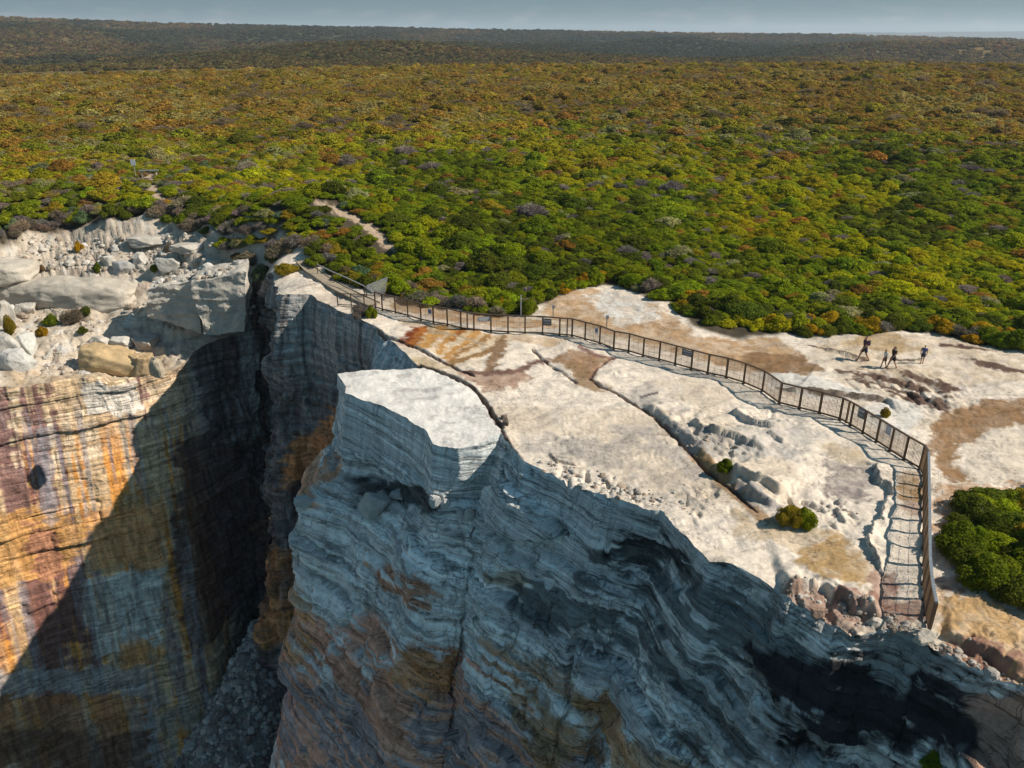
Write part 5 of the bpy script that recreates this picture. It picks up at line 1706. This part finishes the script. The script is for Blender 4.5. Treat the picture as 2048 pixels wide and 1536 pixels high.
for k, (u, v, wpx, hpx, df, tone, lab) in enumerate(BLD):
    p = gp2(u, v)
    dep_ = float(proj(np.array(p))[2])
    W_ = wpx / F * dep_; H_ = hpx / F * dep_ * 1.05
    rock_obj("boulder", 50 + k, (W_, W_ * df * .75 + .2, H_ * 1.25), (p.x, p.y + W_ * df * .2, p.z + H_ * .33), random.uniform(-.25, .25), tone, lab, "boulder", "boulders on the cliff top" if u < 1000 else "stones in the crack beside the white block", planes=11 if wpx > 30 else 14, rough=.10)


def on_cliff(u, v):
    m = np.where((np.abs(pu - u) < 8) & (np.abs(pv - v) < 8))[0]
    if len(m) == 0:
        q = gpt(u, v)
        return q, float(proj(np.array(q))[2])
    k = m[np.argmin(pd_[m])]
    return Vector(PB[k]), float(pd_[k])


GREYW = (.47, .47, .455)
for k, (u, v, wpx, hpx, lab) in enumerate([(752, 1020, 52, 50, "kite-shaped pale fallen block on the shaded shelf under the white rock"), (601, 1003, 32, 22, "rounded pale boulder on the shaded prow of the shelf"), (898, 1022, 20, 18, "first grey boulder in the row of small blocks under the white rock"),
                                           (916, 1030, 16, 15, "second smaller grey stone in the row under the white rock"), (862, 1014, 22, 20, "angular upright stone left of the recess row on the shaded shelf"), (930, 1036, 22, 26, "broken upright block at the right end of the recess row"),
                                           (783, 984, 26, 14, "thin flat slab behind the kite-shaped fallen block"), (1640, 1222, 30, 20, "brown stone on the rim above the black cliff"), (1750, 1250, 34, 20, "pale stone on the rim left of the fence's lower end"), (1842, 1268, 40, 20, "pale rounded stone at the foot of the fence's lower end")]):
    p, dep_ = on_cliff(u, v)
    W_ = wpx / F * dep_; H_ = hpx / F * dep_
    rock_obj("fallen_block", 90 + k, (W_, W_ * .7, H_ * 1.2), (p.x, p.y - .12, p.z + H_ * .42), random.uniform(-.4, .4), GREYW if u < 1500 else ((.3, .2, .15) if u < 1700 else (.45, .40, .34)), lab, "rock", "fallen blocks below the cliff rim", planes=13, rough=.09, tilt=(.15, .5 if k == 0 else .2 * (k % 3 - 1)))


def rubble(name, P, size, tones, label, cat, seed, mat=None):
    """many small angular stones as one mass"""
    g = np.random.default_rng(seed)
    protos = [rock_np(600 + i, (1, 1, .8), 5, 7, .05) for i in range(6)]
    Vs, Qs, Cs, b = [], [], [], 0
    for i, p in enumerate(P):
        V, Q = protos[g.integers(0, 6)]
        a, bb_ = g.uniform(0, 6.28), g.uniform(-.5, .5)
        Rm = np.array(Matrix.Rotation(a, 3, 'Z') @ Matrix.Rotation(bb_, 3, 'X'))
        W = (V * size[i] * g.uniform(.7, 1.3, 3)) @ Rm.T + p
        Vs.append(W); Qs.append(Q[:, ::-1] + b); b += len(W)
        Cs.append(np.repeat((np.array(tones[g.integers(0, len(tones))]) * g.uniform(.75, 1.2))[None], len(W), 0))
    o = link(name, mesh_np(name, np.vstack(Vs), np.vstack(Qs), np.vstack(Cs), False), mat or M_RUB)
    return tag(o, label, cat, None, "stuff")


# scree fan in the bottom of the gully
g = np.random.default_rng(55)
ap = at_y(525, 1235, 63.0); fr = at_y(440, 1540, 50.5)
axis = fr - ap
nU, nV = 160, 150
uu_, vv_ = np.meshgrid(np.linspace(-1, 1, nU), np.linspace(0, 1.35, nV))
wid = 1.0 + 6.6 * vv_
SX = ap[0] + axis[0] * vv_ + uu_ * wid; SY = ap[1] + axis[1] * vv_ + uu_ * .15 * wid
SZ = ap[2] + axis[2] * vv_ - (uu_ ** 2) * (1.0 + 5.0 * vv_) + .0
SZ += .35 * fbm(SX * .5, SY * .5, oct=4, seed=450) + .12 * fbm(SX * 2, SY * 2, oct=3, seed=451)
VS = np.stack([SX, SY, SZ], -1).reshape(-1, 3)
cs = np.array((.20, .21, .205))[None] * (1 + .3 * fbm(VS[:, 0] * 1.5, VS[:, 1] * 1.5, oct=4, seed=452))[:, None]
QS_ = grid_faces(nV, nU)
if np.cross(VS[QS_[:, 1]] - VS[QS_[:, 0]], VS[QS_[:, 3]] - VS[QS_[:, 0]])[:, 2].mean() < 0:
    QS_ = QS_[:, ::-1]
tag(link("scree_slope", mesh_np("scree_slope", VS, QS_, cs), M_RUB), kind="structure")
kk = g.integers(0, len(VS), 2600)
rubble("scree", VS[kk] + g.normal(size=(2600, 3)) * .05, np.abs(g.gamma(1.6, .13, 2600)) + .09, [(.36, .37, .35), (.25, .25, .25), (.46, .46, .44), (.18, .17, .16)], "loose grey scree heaped at the foot of the dark gully", "scree", 56)
# rubble on the sunlit slope of the left cliff top
q = g.uniform([-20, 470], [500, 750], (1900, 2)); q = q[(q[:, 0] < 300) | (q[:, 1] < 560)]; q = q[(q[:, 0] < 330) | (q[:, 1] < 530)]
nz_ = fbm(q[:, 0] / 60, q[:, 1] / 30, oct=3, seed=455)
q = q[(nz_ > -.1) & ~((q[:, 1] > 545) & (q[:, 1] < 605))]
P_ = px2w(q); P_[:, 2] = h_fast(P_[:, 0], P_[:, 1])
tq_ = []
for a, b, e, m_ in ((pt(302, 574, 73.2), pt(384, 560, 73.2), (-.3, 2.4, .2), 110), (pt(388, 562, 71.2), pt(488, 543, 71.5), (-.6, 2.8, .3), 130)):
    A_ = g.uniform(0, 1, m_)[:, None]; B_ = g.uniform(0, 1, m_)[:, None]
    tq_.append(a * (1 - A_) + b * A_ + np.array(e) * B_)
q2 = np.stack([g.uniform(60, 340, 330), g.uniform(478, 545, 330)], -1)
P2_ = px2w(q2); P2_[:, 2] = h_fast(P2_[:, 0], P2_[:, 1])
P_ = np.vstack([P_, P2_] + tq_)
rubble("slope_rubble", P_, np.abs(g.gamma(1.5, .13, len(P_))) + .08, [(.49, .45, .39), (.43, .37, .31), (.52, .49, .45), (.34, .27, .21)], "broken pale stones strewn over the sunlit slope above the left cliff", "rubble", 57)
# crumbling rim of the platform
segs = [((1096, 943), (1330, 1018), 200), ((1560, 1190), (1860, 1280), 170), ((1870, 1300), (2048, 1375), 90), ((1360, 1000), (1400, 1040), 20), ((1640, 1010), (1700, 1045), 24), ((1385, 900), (1480, 905), 20)]
qs = []; 
for a, b, m_ in segs:
    t = g.uniform(0, 1, m_)[:, None]
    qs.append(np.array(a) * (1 - t) + np.array(b) * t + g.normal(size=(m_, 2)) * (14, 9) - (0, 10))
q = np.vstack(qs); P_ = px2w(q)
okr = in_poly(P_[:, :2], LAND); P_ = P_[okr]; P_[:, 2] = h_fast(P_[:, 0], P_[:, 1]) - .01
rubble("rim_rubble", P_, np.abs(g.gamma(1.4, .06, len(P_))) + .04, [(.52, .48, .43), (.44, .39, .34), (.35, .27, .21)], "small loose stones crumbling along the rim of the rock platform", "rubble", 58)

# ================================================================ bushes on bare rock
SOLO = [  # u, v base, width px, height px, palette index, label, on cliff
    (1449, 952, 42, 32, 1, "small round green bush growing in the rock crack below the fence", 0),
    (1578, 1052, 62, 48, 5, "olive half of the two-tone bush on the lower rock platform", 0),
    (1606, 1055, 58, 46, 0, "bright green half of the two-tone bush on the lower rock platform", 0),
    (1769, 836, 26, 22, 5, "little bush poking up just behind the fence near its bend", 0),
    (30, 602, 32, 22, 8, "dark reddish bush below the smooth ledge at the far left", 0),
    (103, 644, 36, 24, 1, "dark green bush at the left of the group under the smooth ledge", 0),
    (146, 640, 58, 32, 10, "dry grey bush in the middle of the group under the smooth ledge", 0),
    (173, 628, 26, 22, 2, "dark bush at the right of the group under the smooth ledge", 0),
    (84, 668, 28, 22, 9, "orange-flowered low bush beneath the group under the smooth ledge", 0),
    (166, 668, 22, 16, 2, "tiny dark bush beneath the dry grey bush on the left slope", 0),
    (20, 662, 30, 40, 5, "straggly olive bush at the left frame edge above the white boulders", 0),
    (158, 503, 22, 24, 9, "yellow bush standing alone high on the rubble slope", 0),
    (197, 546, 20, 22, 1, "small green bush beside the grey boulder above the smooth ledge", 0),
    (86, 545, 16, 12, 8, "tiny dark bush sitting on the smooth ledge's upper edge", 0),
    (310, 545, 20, 20, 0, "green tuft in the notch left of the twin blocks", 0),
    (340, 498, 26, 18, 10, "dry tuft between the ledge rocks above the twin blocks", 0),
    (512, 515, 46, 42, 11, "deep green bush hanging at the very head of the gully", 0),
    (715, 634, 50, 28, 6, "leafless grey bush tucked under the left end of the fence", 0),
    (742, 636, 28, 30, 0, "green bush leaning over the rim under the fence's left end", 0),
    (573, 545, 60, 22, 5, "low olive shrub on the bare spur left of the walkway", 0),
    (1058, 628, 44, 38, 0, "clipped-looking round green bush beside the thin white post", 0),
]
for k, (u, v, wpx, hpx, pc_, lab, oc) in enumerate(SOLO):
    p = gp2(u, v)
    if not in_poly(np.array([[p.x, p.y]]), LAND)[0]:
        d = np.hypot(RIMXY[:, 0] - p.x, RIMXY[:, 1] - p.y).argmin()
        p = Vector((RIMXY[d, 0], RIMXY[d, 1], RZ[d]))
    dep_ = float(proj(np.array(p))[2])
    W_ = wpx / F * dep_ * .5; H_ = hpx / F * dep_ * .95
    s = empty("bush", p); tag(s, lab, "bush", "single bushes on bare rock")
    s_dead = pc_ in DEADSET
    f = bpy.data.objects.new("foliage", DEAD_SHRUBS[k % 2] if s_dead else (BIG_SHRUBS[k % 3] if wpx > 36 else NEAR_SHRUBS[k % 7])); COL.objects.link(f)
    f.parent = s; f.scale = (W_, W_, H_); f.rotation_euler = (0, 0, k * 1.7)
    f["tint"] = [float(a) for a in PAL[pc_] * (.74 + .1 * math.sin(k * 3))]
    m = MB()
    for e in range(4):
        a = e * 1.6 + k
        m.bar(Vector((0, 0, -.15)), Vector((math.cos(a) * W_ * .5, math.sin(a) * W_ * .5, H_ * .5)), .05 * W_, .05 * W_)
    m.build("branches", M_TWIG, s)
p, dep_ = on_cliff(1862, 1524)
s = empty("bush", p + Vector((0, 0, -.1))); tag(s, "fresh green bush clinging to the dark cliff at the bottom right", "bush", "single bushes on bare rock")
f = bpy.data.objects.new("foliage", BIG_SHRUBS[1]); COL.objects.link(f); f.parent = s; f.scale = (.62, .62, .75); f["tint"] = [float(a) for a in PAL[1]]
m = MB()
for e in range(4):
    m.bar(Vector((0, 0, -.1)), Vector((.3 * math.cos(e * 1.6), .3 * math.sin(e * 1.6), .4)), .03, .03)
m.build("branches", M_TWIG, s)

# ================================================================ the four walkers
M_SKIN = plain("skin", (.36, .19, .125), .55, 0, .05); M_HAIR = plain("dark_hair", (.022, .014, .010), .6, 0, .2, 60)
M_BLK = plain("black_cloth", (.014, .014, .018), .85, 0, .2, 40); M_PUR = plain("dark_plum_cloth", (.07, .03, .045), .85, 0, .2, 40)
M_NAVY = plain("navy_cloth", (.02, .026, .05), .85, 0, .2, 40); M_BLUE = plain("blue_cloth", (.06, .09, .22), .85, 0, .2, 40)
M_WHT = plain("white_cloth", (.62, .62, .62), .85, 0, .1, 40); M_RED = plain("dark_red_cloth", (.12, .025, .03), .85, 0, .2, 40); M_SHOE = plain("shoe_rubber", (.03, .025, .03), .7, 0, .2, 40)
M_LIP = plain("lips", (.28, .08, .07), .5, 0, .05)


def skin_mesh(name, joints, edges, root, mat, parent, levels=1):
    me = bpy.data.meshes.new(name)
    names = list(joints)
    me.from_pydata([joints[k][0] for k in names], [(names.index(a), names.index(b)) for a, b in edges], [])
    o = bpy.data.objects.new(name, me); COL.objects.link(o)
    md = o.modifiers.new("skin", 'SKIN'); md.use_smooth_shade = True
    if not me.skin_vertices:
        me.skin_vertices.new() if hasattr(me.skin_vertices, "new") else None
    sv = me.skin_vertices[0].data
    for i, k in enumerate(names):
        r_ = joints[k][1]
        sv[i].radius = r_ if isinstance(r_, tuple) else (r_, r_)
        sv[i].use_root = (k == root)
    sb = o.modifiers.new("sub", 'SUBSURF'); sb.levels = levels; sb.render_levels = levels
    bpy.context.view_layer.update()
    dg = bpy.context.evaluated_depsgraph_get()
    nm = bpy.data.meshes.new_from_object(o.evaluated_get(dg))
    o.modifiers.clear(); o.data = nm; nm.name = name
    nm.materials.clear(); nm.materials.append(mat)
    nm.polygons.foreach_set("use_smooth", np.full(len(nm.polygons), True))
    o.parent = parent
    return o


def person(loc, H, rz, stride, swing, label, shirt, shorts, pack=None, hair_long=False, bag=None, head_turn=0.0, slim=1.0):
    root = empty("person", loc, rz); tag(root, label, "person", "walkers crossing the rock platform")
    J = {}
    k = H

    def j(n, x, y, z, r):
        J[n] = (Vector((x * k, y * k, z * k)), (r[0] * k * slim, r[1] * k * slim) if isinstance(r, tuple) else r * k * slim)
    ln = .02                                              # walking towards local -X, leaning a little forward
    j("pelvis", 0, 0, .52, (.066, .085)); j("waist", -.004, 0, .60, (.055, .072)); j("chest", -.018, 0, .72, (.062, .090)); j("neckb", -.022, 0, .815, (.038, .045)); j("neck", -.026, 0, .85, .030)
    j("head", -.036, 0, .905, (.050, .046)); j("crown", -.036, 0, .965, (.042, .040)); j("chin", -.066, 0, .873, .020); j("nose", -.090, 0, .905, .007)
    body = [("pelvis", "waist"), ("waist", "chest"), ("chest", "neckb"), ("neckb", "neck"), ("neck", "head"), ("head", "crown"), ("head", "chin"), ("head", "nose")]
    limbs = []
    for s, e in (("l", 1), ("r", -1)):
        ph = stride * e
        j("hip" + s, -.005, e * .048, .495, .055)
        kx = -.02 - ph * .5 if ph > 0 else -ph * .35
        j("knee" + s, kx - .015, e * .05, .285, .036)
        ax = -ph * 1.15
        az_ = .045 if ph >= 0 else .06
        j("ankle" + s, ax, e * .05, az_, .023); j("heel" + s, ax + .018, e * .05, az_ - .022, .020); j("toe" + s, ax - .085, e * .055, az_ - .025 if ph >= 0 else .018, .017)
        limbs += [("pelvis", "hip" + s), ("hip" + s, "knee" + s), ("knee" + s, "ankle" + s), ("ankle" + s, "heel" + s), ("ankle" + s, "toe" + s)]
        sw = -swing * e
        j("sho" + s, -.02, e * .108, .79, .036); j("elb" + s, -.02 - sw * .4, e * .135, .635, .026); j("wri" + s, -.045 - sw * .95, e * .125, .515, .018); j("palm" + s, -.055 - sw * 1.1, e * .122, .478, (.016, .024))
        limbs += [("chest", "sho" + s), ("sho" + s, "elb" + s), ("elb" + s, "wri" + s), ("wri" + s, "palm" + s)]
        for f, (dx, ln_) in enumerate(((-.020, .040), (-.008, .048), (.004, .046), (.015, .036))):
            j("f%d" % f + s, -.055 - sw * 1.12 + dx, e * .120, .478 - ln_, .0055)
            limbs.append(("palm" + s, "f%d" % f + s))
        j("th" + s, -.055 - sw * 1.1 - .030, e * .112, .466, .006); limbs.append(("palm" + s, "th" + s))
    skin_mesh("body", J, body + limbs, "pelvis", M_SKIN, root, 1)

    def cloth(name, keys, edges, grow, rt, mat):
        skin_mesh(name, {q: (v[0], tuple(a * grow + .006 * k for a in v[1]) if isinstance(v[1], tuple) else v[1] * grow + .006 * k) for q, v in ((q, JJ[q]) for q in keys)}, edges, rt, mat, root, 1)
    JJ = dict(J)
    for s in "lr":
        JJ["slv" + s] = (J["sho" + s][0].lerp(J["elb" + s][0], .7), .030 * k * slim); JJ["hem" + s] = (J["hip" + s][0].lerp(J["knee" + s][0], .75), .052 * k * slim)
    cloth("shirt", ["pelvis", "waist", "chest", "neckb", "shol", "shor", "slvl", "slvr"], [("pelvis", "waist"), ("waist", "chest"), ("chest", "neckb"), ("chest", "shol"), ("chest", "shor"), ("shol", "slvl"), ("shor", "slvr")], 1.10, "pelvis", shirt)
    cloth("shorts", ["waist", "pelvis", "hipl", "hipr", "heml", "hemr"], [("waist", "pelvis"), ("pelvis", "hipl"), ("pelvis", "hipr"), ("hipl", "heml"), ("hipr", "hemr")], 1.13, "pelvis", shorts)
    JH = {"a": (J["crown"][0] + Vector((.010 * k, 0, .002 * k)), (.048 * k, .046 * k)), "b": (J["head"][0] + Vector((.022 * k, 0, .012 * k)), (.046 * k, .047 * k))}
    eh = [("a", "b")]
    if hair_long:
        JH["c"] = (J["neck"][0] + Vector((.035 * k, 0, .0)), (.026 * k, .038 * k)); JH["d"] = (J["neckb"][0] + Vector((.05 * k, 0, -.03 * k)), (.014 * k, .022 * k)); eh += [("b", "c"), ("c", "d")]
    skin_mesh("hair", JH, eh, "a", M_HAIR, root, 1)
    m = MB()
    for e in (-1, 1):
        m.box((-.083 * k, e * .018 * k, .916 * k), (.008 * k, .012 * k, .007 * k))
    m.build("eyes", M_HAIR, root)
    m = MB(); m.box((-.084 * k, 0, .882 * k), (.008 * k, .024 * k, .006 * k)); m.build("mouth", M_LIP, root)
    for s in "lr":
        a, b = J["heel" + s][0], J["toe" + s][0]
        skin_mesh("shoe", {"a": (a, .026 * k), "b": (a.lerp(b, .55) + Vector((0, 0, .003 * k)), (.026 * k, .030 * k)), "c": (b, .021 * k)}, [("a", "b"), ("b", "c")], "a", M_SHOE, root, 1)
    if pack:
        b = {"a": (Vector((.085 * k, 0, .60 * k)), (.050 * k, .085 * k)), "b": (Vector((.095 * k, 0, .70 * k)), (.062 * k, .090 * k)), "c": (Vector((.080 * k, 0, .80 * k)), (.045 * k, .075 * k))}
        o = skin_mesh("backpack", b, [("a", "b"), ("b", "c")], "b", pack, root, 1)
    if bag:
        b = {"a": (Vector((.09 * k, -.11 * k, .50 * k)), (.05 * k, .03 * k)), "b": (Vector((.10 * k, -.11 * k, .42 * k)), (.06 * k, .035 * k))}
        skin_mesh("white_wrap", b, [("a", "b")], "a", bag, root, 1)
    return root


def stand(u, v):
    p = gpt(u, v); return (p.x, p.y, p.z)


person(stand(1726, 722), 1.80, R(6), .17, .16, "tall walker leading in a black backpack, dark top and dark shorts, mid stride", M_PUR, M_NAVY, pack=M_BLK)
person(stand(1767, 735), 1.30, R(4), .09, .08, "child in a pale top and dark red shorts walking just ahead of the woman", M_WHT, M_RED)
person(stand(1783, 737), 1.58, R(10), .16, .14, "woman in a black top and black shorts with a white wrap at her side", M_BLK, M_BLK, bag=M_WHT, hair_long=True)
person(stand(1843, 727), 1.34, R(70), .03, .05, "last walker, a girl in a blue top standing apart on the right", M_BLUE, M_NAVY, hair_long=True, bag=M_WHT)


# ---------------------------------------------------------------- camera, sun, sky
cam = bpy.data.cameras.new("camera")
cam.sensor_fit = 'HORIZONTAL'; cam.sensor_width = 36.0
cam.lens = F / 2048.0 * 36.0
cam.clip_end = 20000; cam.clip_start = .5
co = bpy.data.objects.new("camera", cam); COL.objects.link(co)
co.location = (0, 0, CAMH); co.rotation_euler = (R(90) - PITCH, 0, 0)
scene.camera = co

SUN_EL, SUN_AZ = R(40.0), R(-5.5)          # azimuth measured from +X, negative towards the camera
sdir = Vector((math.cos(SUN_EL) * math.cos(SUN_AZ), math.cos(SUN_EL) * math.sin(SUN_AZ), math.sin(SUN_EL)))
ld = bpy.data.lights.new("sun", 'SUN'); ld.energy = 4.2; ld.angle = R(.5); ld.color = (1.0, .91, .78)
lo = bpy.data.objects.new("sun", ld); COL.objects.link(lo)
lo.rotation_euler = (-sdir).to_track_quat('-Z', 'Y').to_euler()

w = bpy.data.worlds.new("World"); scene.world = w; w.use_nodes = True
nt = w.node_tree; nt.nodes.clear()
out = nt.nodes.new("ShaderNodeOutputWorld"); bg = nt.nodes.new("ShaderNodeBackground")
sky = nt.nodes.new("ShaderNodeTexSky"); sky.sky_type = 'NISHITA'; sky.sun_disc = False
sky.sun_elevation = SUN_EL; sky.sun_rotation = math.atan2(sdir.x, sdir.y)
sky.air_density = 1.0; sky.dust_density = .3; sky.ozone_density = 3.0; sky.altitude = 40
bg.inputs["Strength"].default_value = .064
LK = nt.links.new
tint_ = nt.nodes.new("ShaderNodeVectorMath"); tint_.operation = 'MULTIPLY'; tint_.inputs[1].default_value = (.71, 1.0, .86)
LK(sky.outputs[0], tint_.inputs[0])
tcw = nt.nodes.new("ShaderNodeTexCoord"); sep = nt.nodes.new("ShaderNodeSeparateXYZ"); LK(tcw.outputs["Generated"], sep.inputs[0])
# hazy band of air just above the horizon
ramp = nt.nodes.new("ShaderNodeValToRGB")
ramp.color_ramp.elements[0].position = .0; ramp.color_ramp.elements[0].color = (.180, .222, .244, 1)
ramp.color_ramp.elements[1].position = 1.0; ramp.color_ramp.elements[1].color = (.078, .163, .215, 1)
e_ = ramp.color_ramp.elements.new(.3); e_.color = (.122, .188, .216, 1)
mz = nt.nodes.new("ShaderNodeMapRange"); mz.inputs["From Min"].default_value = -.004; mz.inputs["From Max"].default_value = .10
LK(sep.outputs["Z"], mz.inputs["Value"]); LK(mz.outputs[0], ramp.inputs[0])
# thin far clouds low over the right of the horizon
cm_ = nt.nodes.new("ShaderNodeMapping"); cm_.inputs["Scale"].default_value = (26, 26, 95); LK(tcw.outputs["Generated"], cm_.inputs["Vector"])
cn = nt.nodes.new("ShaderNodeTexNoise"); cn.inputs["Scale"].default_value = 1.0; cn.inputs["Detail"].default_value = 6.0; cn.inputs["Roughness"].default_value = .6; LK(cm_.outputs[0], cn.inputs["Vector"])
cr = nt.nodes.new("ShaderNodeMapRange"); cr.inputs["From Min"].default_value = .50; cr.inputs["From Max"].default_value = .66; LK(cn.outputs["Fac"], cr.inputs["Value"])
cb_ = nt.nodes.new("ShaderNodeMapRange"); cb_.inputs["From Min"].default_value = .034; cb_.inputs["From Max"].default_value = .016; LK(sep.outputs["Z"], cb_.inputs["Value"])
cmul = nt.nodes.new("ShaderNodeMath"); cmul.operation = 'MULTIPLY'; LK(cr.outputs[0], cmul.inputs[0]); LK(cb_.outputs[0], cmul.inputs[1])
cmul2 = nt.nodes.new("ShaderNodeMath"); cmul2.operation = 'MULTIPLY'; LK(cmul.outputs[0], cmul2.inputs[0]); cmul2.inputs[1].default_value = .35
mixc_ = nt.nodes.new("ShaderNodeMix"); mixc_.data_type = 'RGBA'; LK(cmul2.outputs[0], mixc_.inputs[0]); LK(ramp.outputs[0], mixc_.inputs[6]); mixc_.inputs[7].default_value = (.36, .335, .35, 1)
bg2 = nt.nodes.new("ShaderNodeBackground"); LK(mixc_.outputs[2], bg2.inputs[0])
hz = nt.nodes.new("ShaderNodeMapRange"); hz.interpolation_type = 'SMOOTHSTEP'; hz.inputs["From Min"].default_value = .06; hz.inputs["From Max"].default_value = .22; LK(sep.outputs["Z"], hz.inputs["Value"])
mxs = nt.nodes.new("ShaderNodeMixShader"); LK(hz.outputs[0], mxs.inputs[0]); LK(bg2.outputs[0], mxs.inputs[1]); LK(bg.outputs[0], mxs.inputs[2])
LK(tint_.outputs[0], bg.inputs[0]); LK(mxs.outputs[0], out.inputs[0])

scene.view_settings.view_transform = 'Standard'
scene.view_settings.look = 'None'
scene.view_settings.exposure = 0.55
scene.view_settings.gamma = 1.0
# the air that greys the far hills: one even volume round the whole scene
hm_ = MB(); hm_.box((1500, 4600, 20), (13000, 9800, 176))
hz_m = bpy.data.materials.new("air_haze"); hz_m.use_nodes = True
hn = hz_m.node_tree; hn.nodes.clear()
ho = hn.nodes.new("ShaderNodeOutputMaterial"); hv_ = hn.nodes.new("ShaderNodeVolumePrincipled")
hv_.inputs["Color"].default_value = (.80, .90, 1.0, 1); hv_.inputs["Density"].default_value = .00013; hv_.inputs["Anisotropy"].default_value = .2
hn.links.new(hv_.outputs[0], ho.inputs["Volume"])
tag(hm_.build("haze", hz_m), kind="stuff")
scene.cycles.max_bounces = 6
scene.cycles.diffuse_bounces = 3
scene.cycles.transparent_max_bounces = 6
